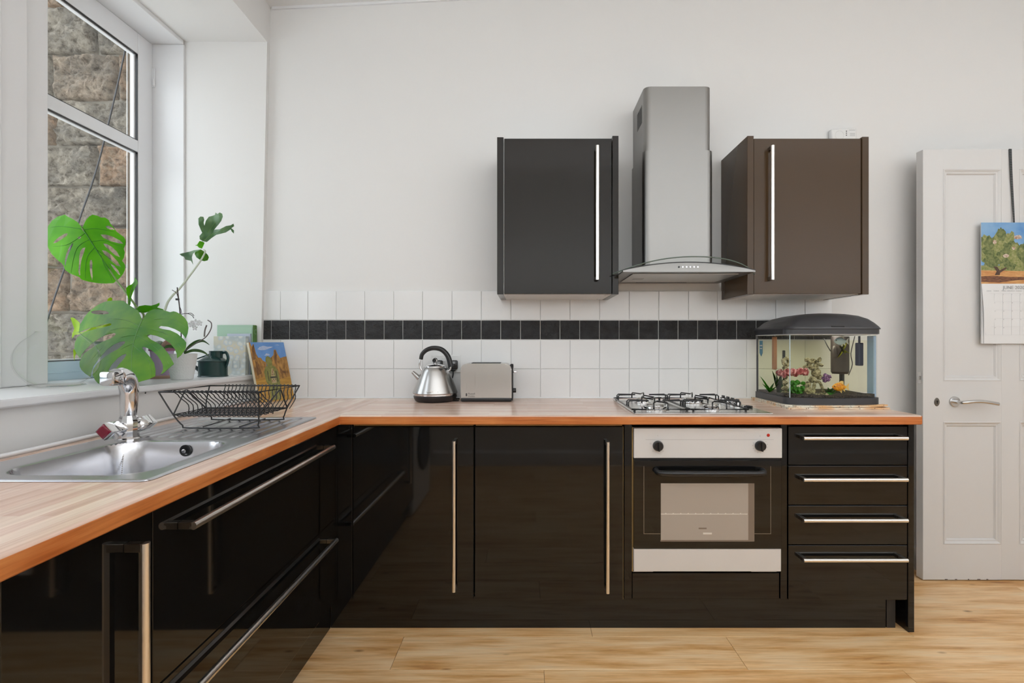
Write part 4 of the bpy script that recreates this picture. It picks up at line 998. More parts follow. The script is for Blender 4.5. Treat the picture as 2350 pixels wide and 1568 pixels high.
leaf('leaf', L1, L1h, D1, M['leaf_b'], [[(320, 190), (380, 280), (450, 390), (530, 510), (610, 630)], [(330, 205), (230, 190), (130, 180), (60, 190)], [(350, 235), (260, 300), (180, 340), (80, 350)], [(385, 290), (290, 350), (250, 450), (230, 570)], [(430, 355), (370, 430), (350, 530), (350, 620)], [(340, 210), (430, 200), (530, 215), (600, 230)], [(400, 310), (500, 300), (590, 330), (660, 350)], [(450, 380), (540, 440), (600, 490), (660, 530)], [(480, 425), (510, 510), (560, 600), (570, 640)]], M['vein_d'], lab='bright backlit split leaf against the window', midr=.003)
def pt(x, y, D): return P(*c6(x, y), D)
for pts, rr, mm in (([mc+Vector((0, 0, .13)), pt(835, 960, 2.12), pt(780, 860, 2.13), pt(700, 750, 2.14), pt(610, 632, 2.155), pt(480, 440, 2.165), pt(380, 290, 2.17), pt(320, 192, 2.155)], .0048, 'stem'),
                    ([mc+Vector((.02, -.02, .13)), pt(840, 990, 2.05), pt(835, 950, 2.02), pt(826, 962, 1.99)], .004, 'stem'),
                    ([mc+Vector((.03, 0, .13)), pt(960, 1020, 2.15), pt(1010, 895, 2.17), pt(1040, 815, 2.18), pt(1085, 755, 2.19), pt(1140, 700, 2.21), pt(1230, 585, 2.24), pt(1313, 470, 2.27), pt(1352, 395, 2.28), pt(1340, 378, 2.285)], .0055, 'stem_pale')):
    b = B(); tp = smoothpath(pts, 6); tube(b, tp, [rr*(1-.45*i/len(tp)) for i in range(len(tp))], 8); obj('petiole', b, M[mm], t)
def c7(x, y): return (340+x/3.646, 470+y/3.646)
bl = lambda D, a=.0, bq=0.0: (lambda x, y: D+a*(x-470)+bq*(y-550)+.012*math.sin(x*.12)+.006*math.sin(y*.17))
leaf('leaf', [(420, 115), (438, 99), (462, 102), (468, 125), (463, 150), (470, 175), (485, 135), (508, 102), (540, 93), (560, 85), (565, 66), (580, 78), (600, 65), (620, 75), (625, 100), (612, 135), (590, 165), (560, 200), (530, 240), (500, 275), (480, 295), (455, 302), (432, 290), (429, 262), (452, 235), (440, 210), (422, 165)], [], bl(2.27, .0006, .0004), M['leaf_d'], [[(455, 298), (500, 230), (560, 150), (600, 85)], [(470, 270), (455, 200), (440, 120)]], M['vein'], conv=c7, step=5, lab='small curled upright leaf')
leaf('leaf', [(450, 305), (478, 285), (505, 245), (540, 215), (565, 208), (600, 206), (650, 180), (690, 172), (713, 158), (719, 180), (695, 196), (718, 215), (717, 242), (700, 226), (690, 207), (650, 232), (610, 243), (570, 252), (530, 280), (490, 312)], [], bl(2.26, .0010, -.0005), M['leaf_d'], [[(460, 303), (540, 245), (620, 215), (705, 178)]], M['vein'], conv=c7, step=5)
leaf('leaf', [(392, 340), (410, 335), (430, 303), (455, 308), (472, 318), (462, 345), (450, 368), (425, 360), (412, 345)], [], bl(2.28), M['leaf_b'], conv=c7, step=5)
leaf('leaf', [(395, 385), (440, 375), (465, 390), (480, 400), (500, 420), (508, 440), (498, 465), (470, 472), (440, 465), (405, 440), (390, 412)], [], bl(2.30, 0, .001), M['leaf_g'], conv=c7, step=5)
leaf('leaf', [(262, 412), (290, 405), (320, 398), (350, 392), (385, 380), (440, 374), (400, 390), (375, 410), (366, 440), (376, 500), (360, 470), (340, 465), (310, 458), (300, 435), (280, 428)], [], bl(2.25, 0, .002), M['leaf_d'], conv=c7, step=5)
flat = lambda D, k=.0: (lambda x, y: D+.008*math.sin(x*.15)+k*(y-690))
leaf('leaf', [(765, 608), (785, 635), (788, 660), (770, 690), (750, 730), (735, 770), (728, 835), (708, 845), (710, 790), (695, 735), (690, 700), (705, 680), (740, 665), (760, 640)], [], flat(2.10, .001), M['leaf_b'], [[(718, 840), (725, 760), (745, 690), (768, 640)]], M['vein'], step=5)
leaf('leaf', [(772, 880), (800, 850), (850, 840), (900, 845), (945, 832), (970, 820), (970, 840), (950, 860), (1000, 875), (1008, 890), (960, 880), (900, 890), (850, 903), (800, 900)], [], flat(2.06, .001), M['leaf_b'], step=5)
leaf('leaf', [(225, 945), (250, 945), (290, 975), (305, 990), (298, 1070), (340, 1065), (300, 1085), (262, 1090), (238, 1120), (240, 1080), (258, 1040), (240, 990)], [], flat(2.16, .001), M['leaf_y'], step=5)
leaf('leaf', [(330, 1070), (400, 1030), (480, 1010), (570, 990), (560, 1040), (500, 1060), (460, 1120), (440, 1140), (480, 1090), (440, 1060), (380, 1070)], [], flat(2.12, .001), M['leaf_y'], step=6)
leaf('leaf', [(530, 810), (540, 785), (560, 775), (578, 785), (570, 805), (545, 815)], [], flat(2.1, .001), M['leaf_y'], step=5)
leaf('leaf', [(248, 1215), (265, 1205), (275, 1240), (262, 1270), (258, 1312), (250, 1260)], [], flat(2.0, .001), M['leaf_y'], step=5)

# purple pot with cactus, on a terracotta saucer
c = sill_at(372, 870, .05)
t = thing('cactus_pot', 'small cactus and brown rock in a lilac pot on a terracotta saucer', 'plant', c)
b = B(); lathe(b, [(0, 0), (.044, 0), (.050, .012), (.046, .014), (0, .010)], c, 32); obj('saucer', b, mat('terracotta', rgb(205, 168, 150), .7), t)
b = B(); lathe(b, [(0, .012), (.034, .012), (.044, .118), (.048, .120), (.048, .140), (.043, .140), (.042, .125), (0, .125)], c, 32); o = obj('pot', b, mat('lilac_glaze', rgb(196, 176, 206), .25), t)
b = B(); lathe(b, [(.0455, .119), (.0485, .120), (.0485, .142), (.043, .142)], c, 32); obj('pot_rim', b, mat('plum_glaze', rgb(150, 92, 120), .3), t)
b = B()
prof = [(.022*math.cos(a), .140+.024*math.sin(a)) for a in [0, .3, .6, .9, 1.2, 1.5]]+[(0, .1645)]
lathe(b, [(.020, .12)]+prof, c+Vector((-.012, 0, 0)), 24)
for i, v_ in enumerate(b.verts):
    d = v_.co-(c+Vector((-.012, 0, 0))); a = math.atan2(d.y, d.x); k = 1+.10*math.cos(a*9); v_.co.x = c.x-.012+d.x*k; v_.co.y = c.y+d.y*k
obj('cactus', b, mat('cactus_green', rgb(110, 128, 105), .6), t)
b = B(); bmesh.ops.create_icosphere(b, subdivisions=3, radius=.020, matrix=Matrix.Translation(c+Vector((.026, -.005, .145))))
for v_ in b.verts: v_.co += Vector((1, 0, 1))*.008*noise.noise(v_.co*60)
obj('rock', b, mat('brown_rock', rgb(150, 122, 105), .9), t)

# orchid in the white pot
c = sill_at(418, 873, .045)
t = thing('orchid_plant', 'white orchid with bare dark stems in a textured white pot', 'plant', c)
m = M['pot_white'] = mat('textured_white_pot', rgb(225, 225, 224), .6); bump(m, nz(m, wcoords(m, (1, 1, 1)), 140, 4, .6), .7, .004)
b = B(); lathe(b, [(0, 0), (.036, 0), (.040, .003), (.054, .100), (.054, .108), (.050, .108), (.049, .095), (0, .095)], c, 40); obj('pot', b, m, t)
b = B(); lathe(b, [(0, .0), (.048, .0)], c+Vector((0, 0, .097)), 24); obj('bark_mix', b, mat('bark_mix', rgb(80, 66, 58), .95), t)
def oq(x, y, dd=0): q = c7(x, y); return P(*q, c.y+dd)
b = B(); tube(b, [oq(277, 1180), oq(275, 1000), oq(262, 850, .01), oq(243, 692, .02)], .0022, 6); obj('support_stick', b, M['stem_dk'], t)
for pts in ([oq(275, 1120), oq(272, 920), oq(258, 830), oq(240, 745), oq(200, 714)], [oq(273, 920), oq(320, 910), oq(365, 925), oq(382, 950)], [oq(320, 912), oq(360, 908), oq(384, 930)], [oq(262, 850), oq(275, 880), oq(282, 915)]):
    b = B(); tube(b, smoothpath(pts, 3), .0013, 5); obj('flower_stem', b, M['stem_dk'], t)
b = B(); box(b, oq(232, 800)-Vector((0, .004, 0)), oq(258, 784)+Vector((0, .004, 0)), .001); obj('clip', b, M['blk_plastic'], t)
for pts, rr in (([oq(300, 1230), oq(400, 1160), oq(480, 1110), (oq(525, 1040)), oq(528, 990), oq(498, 966)], .0022), ([oq(470, 1105), oq(475, 1050), oq(490, 1008)], .0028)):
    b = B(); tube(b, smoothpath(pts, 5), rr, 6); obj('aerial_root', b, mat('grey_root', rgb(120, 112, 112), .6) if 'groot' not in M else M['groot'], t)
m = M['petal'] = leafmat('white_petal', rgb(240, 240, 242), rgb(252, 252, 253), .5, .5, (1, 1, 1, 1))
for (fx, fy, s_) in ((368, 1000, .9), (402, 985, .9), (436, 990, .8), (396, 1030, .75)):
    q = oq(fx, fy, -.01+.01*s_); b = B()
    for k in range(5):
        a = k*2*PI/5+.4*s_; d = Vector((math.cos(a), -.25, math.sin(a))); e = Vector((-math.sin(a), 0, math.cos(a))); r_ = .017*s_
        vs = [b.verts.new(q+d*r_*u+e*r_*w_+Vector((0, -.004*abs(w_), 0))) for u, w_ in ((.08, 0), (.40, .30), (.80, .30), (1.05, 0), (.80, -.30), (.40, -.30))]
        cc = b.verts.new(q+d*r_*.6+Vector((0, -.003, 0)))
        for i_ in range(6): b.faces.new((cc, vs[i_], vs[(i_+1) % 6]))
    bmesh.ops.solidify(b, geom=b.faces[:], thickness=.0005); o = obj('flower', b, M['paper'] if 0 else m, t); o['kind'] = 'part'
    del o['kind']
for ri, (pts, wd) in enumerate((([(300, 1240), (340, 1190), (400, 1150), (460, 1140), (512, 1172)], .009), ([(300, 1245), (370, 1220), (440, 1225), (490, 1250), (518, 1290)], .009), ([(270, 1240), (220, 1195), (170, 1185), (130, 1200)], .010))):
    pp = smoothpath([oq(x, y, -.02 if ri == 1 else .01) for x, y in pts], 5); b = B(); n_ = len(pp); prev = None
    for i, q in enumerate(pp):
        w_ = wd*math.sin(PI*(.12+.86*i/n_))**.7; up_ = Vector((.15, -.55, .6)).normalized()*w_
        cur = (b.verts.new(q+up_), b.verts.new(q-Vector((0, 0, .002))), b.verts.new(q-up_))
        if prev: b.faces.new((prev[0], cur[0], cur[1], prev[1])); b.faces.new((prev[1], cur[1], cur[2], prev[2]))
        prev = cur
    bmesh.ops.solidify(b, geom=b.faces[:], thickness=.0012); obj('leaf', b, M['leaf_d'], t, angle=80)

# watering can
c = sill_at(489, 866, .062)
t = thing('watering_can', 'small dark green metal watering can on the sill', 'watering can', c)
mg = mat('dark_green_enamel', rgb(34, 62, 60), .16, 0)
b = B(); lathe(b, [(0, 0), (.062, 0), (.063, .003), (.060, .006), (.059, .068), (.0635, .070), (.0635, .074), (.058, .0745), (.030, .096), (.024, .098), (0, .098)], c, 40); obj('body', b, mg, t)
b = B(); lathe(b, [(.026, .083), (.0265, .116), (.028, .119), (.025, .119), (.024, .088)], c+Vector((.014, 0, 0)), 28, 1.1, 1); obj('filler_neck', b, mg, t)
b = B(); tube(b, smoothpath([c+Vector((.040, 0, .110)), c+Vector((.062, -.004, .112)), c+Vector((.072, -.004, .090)), c+Vector((.068, -.004, .062)), c+Vector((.058, 0, .046))], 6), .0045, 8, flat=1.6); obj('handle', b, mg, t)
b = B(); tube(b, [c+Vector((-.05, 0, .022)), c+Vector((-.085, -.002, .046)), c+Vector((-.120, -.006, .080))], [.012, .008, .006], 12); tube(b, [c+Vector((-.01, 0, .106)), c+Vector((-.100, -.005, .072))], .0032, 8); obj('spout', b, mg, t)

# books against the reveal
def book(label, px0, px1, ztop, D, th, covm, grp, lean=.03, spinem=None, pages=True):
    x0, x1 = (px0-CX)*D/F, (px1-CX)*D/F; z0 = sillz(D); z1 = ztop
    t = thing('book', label, 'book', ((x0+x1)/2, D, z0), grp)
    bm_ = []
    def add(n, lo, hi, m_, bev=.0008):
        b = B(); box(b, lo, hi, bev)
        for v_ in b.verts: v_.co.y += lean*(v_.co.z-z0)
        return obj(n, b, m_, t)
    add('front_cover', (x0, D, z0), (x1, D+.003, z1), covm); add('back_cover', (x0, D+th-.003, z0), (x1, D+th, z1), covm)
    add('pages', (x0+.004, D+.003, z0+.003), (x1-.002, D+th-.003, z1-.003), M['paper'], .0003)
    add('spine', (x1-.003, D+.0005, z0), (x1, D+th-.0005, z1), spinem or covm)
    return t, x0, x1, z0, z1
mgc = mat('sage_green_cover', rgb(170, 200, 178), .5); msp = mat('leaf_green_spine', rgb(88, 128, 62), .45)
t_, x0, x1, z0, z1 = book('tall sage green book with darker green spine at the back of the sill', 497, 579, WZ(0)*0+H+(CY-746)*2.545/F, 2.545, .035, mgc, 'books at the end of the sill', .02, msp)
mgr = mat('grey_blue_cover', rgb(188, 196, 210), .5)
bx('spine_panel', (x1-.0005, 2.553, z0+.01), (x1+.004, 2.582, z1-.002), msp, t_, .0005)
b = B(); tube(b, [Vector((x1+.0045, 2.568+.009*math.cos(a), z1-.034+.012*math.sin(a))) for a in [.6+k*.28 for k in range(18)]], .0008, 5); obj('spine_emblem', b, mgc, t_)
b = B(); box(b, (x0+.004, 2.5438, z1-.06), (x1-.002, 2.5452, z1-.008)); obj('cover_band', b, mgc, t_)
book('thin grey-blue booklet between the patterned album and the green book', 520, 573, H+(CY-766)*2.53/F, 2.525, .012, mgr, 'books at the end of the sill', .02)
mp_ = mat('patterned_album_cover', rgb(214, 216, 210), .55)
v = wcoords(mp_, (1, 1, 1)); wv = N(mp_, 'ShaderNodeTexVoronoi'); wv.inputs['Scale'].default_value = 42; L(mp_, v, wv.inputs['Vector'])
base(mp_, mixc(mp_, ramp(mp_, nz(mp_, v, 9, 2), [(.4, (0, 0, 0, 1)), (.6, (1, 1, 1, 1))]), ramp(mp_, wv.outputs['Distance'], [(.25, rgb(222, 223, 216)), (.42, rgb(200, 208, 206)), (.55, rgb(186, 196, 198))]), ramp(mp_, wv.outputs['Distance'], [(.25, rgb(220, 220, 212)), (.42, rgb(196, 206, 214)), (.55, rgb(216, 210, 190))])))
t_, x0, x1, z0, z1 = book('pale marbled scallop-patterned album standing in front of the green book', 489, 563, H+(CY-772)*2.49/F, 2.485, .030, mp_, 'books at the end of the sill', .02, mp_)
b = B(); lx_, lz_ = x0+.095, z0+.035
for (a_, c_, e_, f_) in ((0, 0, .036, .0012), (0, .036, .036, .0372), (0, 0, .0012, .036), (.0348, 0, .036, .036)): box(b, (lx_+a_, 2.4838+.0005, lz_+c_), (lx_+e_, 2.4856, lz_+f_))
for v_ in b.verts: v_.co.y += .02*(v_.co.z-z0)
obj('label_holder', b, mat('silver_holder', rgb(190, 190, 188), .3, .6), t_)

# ------------------------------------------------------------------ painting leaning in the corner
def panel_shapes(name, parent, O, U, V, shapes, off=.0006, gap=.00012):
    """flat print: coloured areas on the face of a panel; later shapes lie a hair above earlier ones"""
    Nn = U.cross(V).normalized()
    b = B(); mats = []; idx = {}
    for k, (mm, pts) in enumerate(shapes):
        if mm.name not in idx: idx[mm.name] = len(mats); mats.append(mm)
        f = b.faces.new([b.verts.new(O+U*p[0]+V*p[1]+Nn*(off+gap*k)) for p in pts]); f.material_index = idx[mm.name]
        f.normal_update()
        if f.normal.dot(Nn) < 0: f.normal_flip()
    return obj(name, b, mats, parent, recalc=False, shade=False)
BL, BR = Vector((-1.266, 2.405, WT+.001)), Vector((-1.188, 2.592, WT+.001))
U = (BR-BL).normalized(); hor = Vector((-U.y, U.x, 0)); V = (Vector((0, 0, 1))*.292+hor*.078).normalized(); Wd = (BR-BL).length; Ht = .2985; Nn = U.cross(V).normalized()
if Nn.dot(Vector((0, -1, 0))) < 0: Nn = -Nn
t = thing('painting', 'small desert painting on board leaning in the corner behind the dish rack', 'painting', (BL+BR)/2)
b = B(); pts = [BL, BR, BR+V*Ht, BL+V*Ht]; prism(b, pts, -Nn*.014); obj('board', b, mat('pale_timber_edge', rgb(225, 215, 190), .6), t)
def pm(name, c1, c2, s=40, st=(1, 1, 1)):
    mm = mat(name, c1, .55); base(mm, ramp(mm, nz(mm, wcoords(mm, st), s, 4, .6), [(.35, c1), (.65, c2)])); return mm
sky = pm('painted_sky', rgb(96, 140, 200), rgb(112, 156, 212), 12); cl = pm('painted_cloud', rgb(190, 196, 214), rgb(160, 180, 214), 60)
rk = pm('painted_rock', rgb(120, 84, 44), rgb(188, 140, 74), 46, (1.4, 1.4, .5)); rk2 = pm('painted_dark_rock', rgb(96, 66, 40), rgb(140, 100, 56), 50, (1, 1, .5)); sd_ = pm('painted_sand', rgb(196, 150, 66), rgb(168, 124, 54), 40, (.5, .5, 3))
kh = pm('painted_khaki', rgb(118, 118, 62), rgb(142, 138, 76), 60); kd = pm('painted_dark', rgb(62, 62, 50), rgb(80, 76, 56), 60); cr = pm('painted_cream', rgb(190, 170, 130), rgb(170, 150, 110), 80); rd = pm('painted_red', rgb(140, 58, 48), rgb(120, 44, 40), 80)
u = lambda a, c_: (a*Wd, c_*Ht)
sh = [(sky, [u(0, .5), u(1, .5), u(1, 1), u(0, 1)]), (cl, [u(.2, .88), u(.3, .865), u(.42, .87), u(.62, .91), (.66*Wd, .925*Ht), u(.5, .925), u(.38, .94), u(.27, .92)]), (cl, [u(.36, .77), u(.52, .775), u(.5, .80), u(.42, .81)]), (cl, [u(.72, .95), u(.86, .945), u(.80, .96)]),
      (sd_, [u(0, 0), u(1, 0), u(1, .5), u(0, .5)]), (rk, [u(0, .38), u(.25, .42), u(.36, .48), u(.37, .66), u(.29, .69), u(.25, .74), u(.18, .74), u(.14, .81), u(.12, .98), u(.06, .93), u(.03, 1), u(0, 1)]),
      (rk2, [u(.02, .70), u(.10, .72), u(.13, .80), u(.12, .97), u(.06, .90)]), (rk2, [u(.06, .44), u(.2, .48), u(.16, .62), u(.08, .70)]),
      (rk, [u(.55, .34), u(1, .40), u(1, .75), u(.9, .74), u(.80, .72), u(.74, .80), u(.72, .87), (.66*Wd, .87*Ht), u(.62, .78), u(.52, .73), u(.5, .5)]), (rk2, [u(.64, .62), u(.72, .78), u(.70, .86), u(.67, .85), u(.62, .72)]), (rk2, [u(.72, .45), u(.95, .47), u(.8, .50), u(.72, .58)]),
      (kh, [u(.30, .02), u(.60, .02), u(.66, .30), u(.66, .50), u(.60, .58), u(.46, .62), u(.32, .58), u(.26, .50), u(.27, .34), u(.33, .25)]), (kh, [u(.38, .60), u(.36, .68), u(.38, .74), u(.44, .765), u(.51, .74), u(.54, .68), u(.53, .60)]),
      (kd, [u(.34, .34), u(.36, .34), u(.37, .50), u(.35, .52)]), (kd, [u(.59, .32), (.61*Wd, .32*Ht), u(.61, .50), u(.58, .50)]), (cr, [u(.42, .30), u(.56, .30), u(.55, .42), u(.52, .55), u(.48, .55), u(.43, .42)]), (kd, [u(.40, .385), u(.58, .385), u(.58, .415), u(.40, .415)]), (kd, [u(.44, .05), u(.46, .05), u(.47, .25), u(.45, .25)])]
for (a_, c_) in ((.44, .33), (.50, .33), (.47, .355), (.53, .355), (.46, .44), (.51, .44), (.48, .48), (.50, .51)): sh.append((rd if (a_*100) % 2 < 1 else kd, [u(a_, c_), u(a_+.022, c_), u(a_+.022, c_+.018), u(a_, c_+.018)]))
Uu = U if U.cross(V).dot(Nn) > 0 else U
panel_shapes('painted_face', t, BL, U, V, sh, off=(.0006 if U.cross(V).normalized().dot(Nn) > 0 else -.0006))

# ------------------------------------------------------------------ aquarium
ax0, ax1, ay0, ay1 = 1.150, 1.562, 2.235, 2.545
az0 = WT+.014
t = thing('aquarium', 'rounded glass aquarium with charcoal lid at the right end of the worktop', 'aquarium', ((ax0+ax1)/2, (ay0+ay1)/2, az0))
def plan(o=0, r=.045, bow=.016):      # outline of the tank, rounded front corners and bowed front
    pts = [(ax1+o, ay1+o), (ax0-.018*0-o, ay1+o)]
    X0, X1, Y0 = ax0-o, ax1+o, ay0-o
    for k in range(7):
        a = PI+k*PI/12; pts.append((X0+r+r*math.cos(a), Y0+r+r*math.sin(a)))
    for k in range(1, 8):
        uu = k/8; pts.append((X0+r+(X1-X0-2*r)*uu, Y0-bow*math.sin(PI*uu)))
    for k in range(7):
        a = 1.5*PI+k*PI/12; pts.append((X1-r+r*math.cos(a), Y0+r+r*math.sin(a)))
    return pts
zg0, zg1 = az0+.026, H+.041
b = B(); prism(b, [(x, y, az0) for x, y in plan(.004)], (0, 0, .030)); obj('base_trim', b, M['grey_plastic'], t)
b = B(); o_, i_ = plan(0), plan(-.004)
n_ = len(o_)
vo_ = [[b.verts.new((x, y, z)) for x, y in pl] for pl in (o_, i_) for z in (zg0+.004, zg1)]
for k in range(n_):
    k2 = (k+1) % n_
    b.faces.new((vo_[0][k], vo_[0][k2], vo_[1][k2], vo_[1][k])); b.faces.new((vo_[2][k], vo_[3][k], vo_[3][k2], vo_[2][k2])); b.faces.new((vo_[1][k], vo_[1][k2], vo_[3][k2], vo_[3][k]))
obj('tank_glass', b, M['tankglass'], t, angle=30)
b = B(); prism(b, [(x, y, zg0+.03) for x, y in plan(-.007)], (0, 0, zg1-zg0-.06)); obj('water', b, M['water'], t)
b = B(); gp = plan(-.0065); gz = az0+.042; ctr = b.verts.new((1.36, 2.40, gz+.005)); 
lo = [b.verts.new((x, y, az0+.031)) for x, y in gp]; hi = [b.verts.new((x, y, gz+.006*noise.noise(Vector((x*40, y*40, 0))))) for x, y in gp]; mi = [b.verts.new((1.36+(x-1.36)*.5, 2.40+(y-2.40)*.5, gz+.012*noise.noise(Vector((x*60, y*30, 3))))) for x, y in gp]
for k in range(n_):
    k2 = (k+1) % n_; b.faces.new((lo[k], lo[k2], hi[k2], hi[k])); b.faces.new((hi[k], hi[k2], mi[k2], mi[k])); b.faces.new((mi[k], mi[k2], ctr))
b.faces.new(lo[::-1]); m = mat('dark_gravel', rgb(40, 36, 34), .9); bump(m, nz(m, wcoords(m, (1, 1, 1)), 220, 3), 1, .01); base(m, ramp(m, nz(m, wcoords(m, (1, 1, 1)), 160, 2), [(.4, rgb(30, 27, 26)), (.62, rgb(86, 76, 66))])); g_ = obj('gravel', b, m, t); g_['kind'] = 'stuff'
# lid
def ring_at(o, z): return [(x, y, z) for x, y in plan(o)]
b = B(); zl = zg1-.002; prism(b, ring_at(.006, zl), (0, 0, .022)); obj('lid_rim', b, M['grey_plastic'], t)
b = B(); lay = [(.009, .021), (.010, .024), (.006, .032)]
cxm, cym = (ax0+ax1)/2, (ay0+ay1)/2+.02
rings = [[b.verts.new(p) for p in ring_at(o, zl+z)] for o, z in lay]
for s_, z in ((.93, .050), (.84, .068), (.70, .083), (.50, .093), (.27, .098), (.10, .099)):
    rings.append([b.verts.new((cxm+(x-cxm)*s_, cym+(y-cym)*s_, zl+z-.010*max(0, (cxm-x)/.2)*s_)) for x, y in plan(.006)])
for a_, c_ in zip(rings, rings[1:]):
    for k in range(n_): k2 = (k+1) % n_; b.faces.new((a_[k], a_[k2], c_[k2], c_[k]))
b.faces.new(rings[-1]); obj('lid', b, M['grey_plastic'], t, angle=50)
# feeding flap outline and latch
def lidp(fx, fz):   # point on the front slope of the lid
    yv = ay0-.016+.02+fz*.75; return Vector((ax0+(ax1-ax0)*fx, yv, zl+.034+fz))
b = B(); box(b, (1.325, ay0-.024, zl+.030), (1.345+.04, ay0-.012, zl+.035), .002); obj('lid_latch', b, M['blk_plastic'], t)
b = B(); tube(b, smoothpath([(1.30, 2.262, zl+.070), (1.285, 2.240, zl+.052), (1.290, 2.222, zl+.034), (1.34, 2.217, zl+.033), (1.45, 2.220, zl+.033), (1.52, 2.236, zl+.033)], 5), .0012, 5); obj('flap_seam', b, M['blk_plastic'], t)
# filter, heater, corner strip, sticker
b = B(); lathe(b, [(0, 0), (.026, .002), (.030, .012), (.030, .180), (0, .180)], (1.497, 2.43, H-.150), 24, 1.35, 1.1); tube(b, [(1.458, 2.41, H-.02), (1.450, 2.40, H-.035), (1.458, 2.405, H-.07)], .010, 8); obj('filter', b, mat('brown_black_filter', rgb(70, 62, 60), .4), t)
b = B(); box(b, (1.518, 2.47, H-.10), (1.532, 2.49, zg1-.01), .002); tube(b, [(1.512, 2.44, H-.232), (1.512, 2.44, H-.140)], .011, 10); obj('filter_stem', b, M['blk_plastic'], t)
b = B(); tube(b, smoothpath([(1.432, 2.45, zg1-.02), (1.440, 2.44, H-.01), (1.452, 2.43, H-.04)], 4), .0022, 6); tube(b, smoothpath([(1.51, 2.34, zg1-.01), (1.495, 2.345, H-.05), (1.502, 2.345, H-.10), (1.484, 2.345, H-.15)], 4), .0018, 6); obj('cable', b, M['blk_plastic'], t)
b = B(); box(b, (1.513, 2.315, H-.105), (1.535, 2.345, H+.0), .003); tube(b, [(1.524, 2.33, H-.01), (1.524, 2.33, zg1-.01)], .005, 8); obj('heater', b, mat('navy_heater', rgb(52, 56, 80), .3), t)
b = B(); box(b, (1.168, 2.405, zg0+.12), (1.184, 2.425, zg1-.012), .002); obj('corner_strip', b, mat('orange_brown_strip', rgb(165, 110, 70), .5), t)
b = B(); box(b, (1.190, 2.36, H-.085), (1.201, 2.372, H-.035), .003, 2); obj('thermometer', b, M['blk_plastic'], t)
b = B(); yy0 = 2.500
prism(b, [(ax0-.0006, yy0-.022, H+.01), (ax0-.0006, yy0+.012, H+.01), (ax0-.0006, yy0+.012, H-.05), (ax0-.0006, yy0-.005, H-.068), (ax0-.0006, yy0-.022, H-.05)], (-.0003, 0, 0)); obj('sticker', b, mat('teal_sticker', rgb(60, 120, 140), .4), t)
b = B(); box(b, (ax0-.0012, yy0-.018, H-.016), (ax0-.0008, yy0+.008, H-.011)); box(b, (ax0-.0012, yy0-.016, H-.030), (ax0-.0008, yy0+.006, H-.026)); obj('sticker_print', b, M['paleprint'], t)
b = B(); box(b, (ax1-.020, ay0+.026, zg0+.006), (ax1-.0065, ay0+.070, zg1-.01), .002); obj('side_light', b, mat('pale_blue_panel', rgb(150, 175, 205), .3), t)
ld_ = bpy.data.lights.new('tank_lamp', 'AREA'); ld_.shape = 'RECTANGLE'; ld_.size = .28; ld_.size_y = .05; ld_.energy = .5; ld_.color = (1, .97, .88)
lo_ = bpy.data.objects.new('tank_lamp', ld_); C.objects.link(lo_); lo_.location = (1.356, 2.40, zg1-.004)
b = B(); tube(b, [(ax0+.002, ay1-.004, zg0+.004), (ax0+.002, ay1-.004, zg1)], .005, 8); obj('rear_corner_seal', b, M['grey_plastic'], t)
b = B(); tube(b, [(ax0+.0125, ay0+.0125, zg0+.004), (ax0+.0125, ay0+.0125, zg1)], .0022, 8); obj('front_corner_glint', b, mat('pale_corner_glint', rgb(188, 204, 208), .1), t)  # pale strip painted in for the reflected highlight along the rounded glass corner
b = B(); tube(b, ring_at(.0012, zg1-.004), .0020, 6, closed=True); obj('lid_seal', b, M['white_plastic'], t)
# things in the tank
rm = mat('porous_limestone', rgb(176, 166, 138), .9); vr = wcoords(rm, (1, 1, 1)); base(rm, ramp(rm, nz(rm, vr, 70, 5, .7), [(.36, rgb(66, 62, 46)), (.48, rgb(150, 142, 110)), (.6, rgb(206, 196, 164))])); bump(rm, nz(rm, vr, 110, 4), 1, .01)
def lump(bm, c_, r_, s_=(1, 1, 1), amp=.35, f=40, sub=3):
    b2 = B(); bmesh.ops.create_icosphere(b2, subdivisions=sub, radius=1)
    for v_ in b2.verts:
        d = v_.co.copy(); k = 1+amp*noise.noise(d*1.6+Vector(c_)*f)+amp*.5*noise.noise(d*4+Vector(c_)*f); v_.co = Vector((d.x*r_*s_[0]*k, d.y*r_*s_[1]*k, d.z*r_*s_[2]*k))+Vector(c_)
    me = bpy.data.meshes.new('x'); b2.to_mesh(me); b2.free(); bm.from_mesh(me); bpy.data.meshes.remove(me)
def tk(px, py, D): return P(px, py, D)
ids = 'limestone ornaments in the aquarium'
def ornament(label, blobs, mm, name='aquarium_rock', cat='rock', grp=ids, hole=None):
    b = B()
    for (px, py, D, r_) in blobs: lump(b, tk(px, py, D), r_)
    o = obj(name, b, mm, angle=70); tag(o, label, cat, grp); return o
def arch(label, ringpts, rr, extra):
    b = B()
    p0 = [tk(*q) for q in ringpts]; tube(b, smoothpath(p0+[p0[0]], 4)[:-1], rr, 8, closed=True)
    for (px, py, D, r_) in extra: lump(b, tk(px, py, D), r_, sub=2)
    for v_ in b.verts: v_.co += Vector((noise.noise(v_.co*70), 0, noise.noise(v_.co*70+Vector((9, 0, 0)))))*.006
    return tag(obj('aquarium_rock', b, rm, angle=60), label, 'rock', ids)
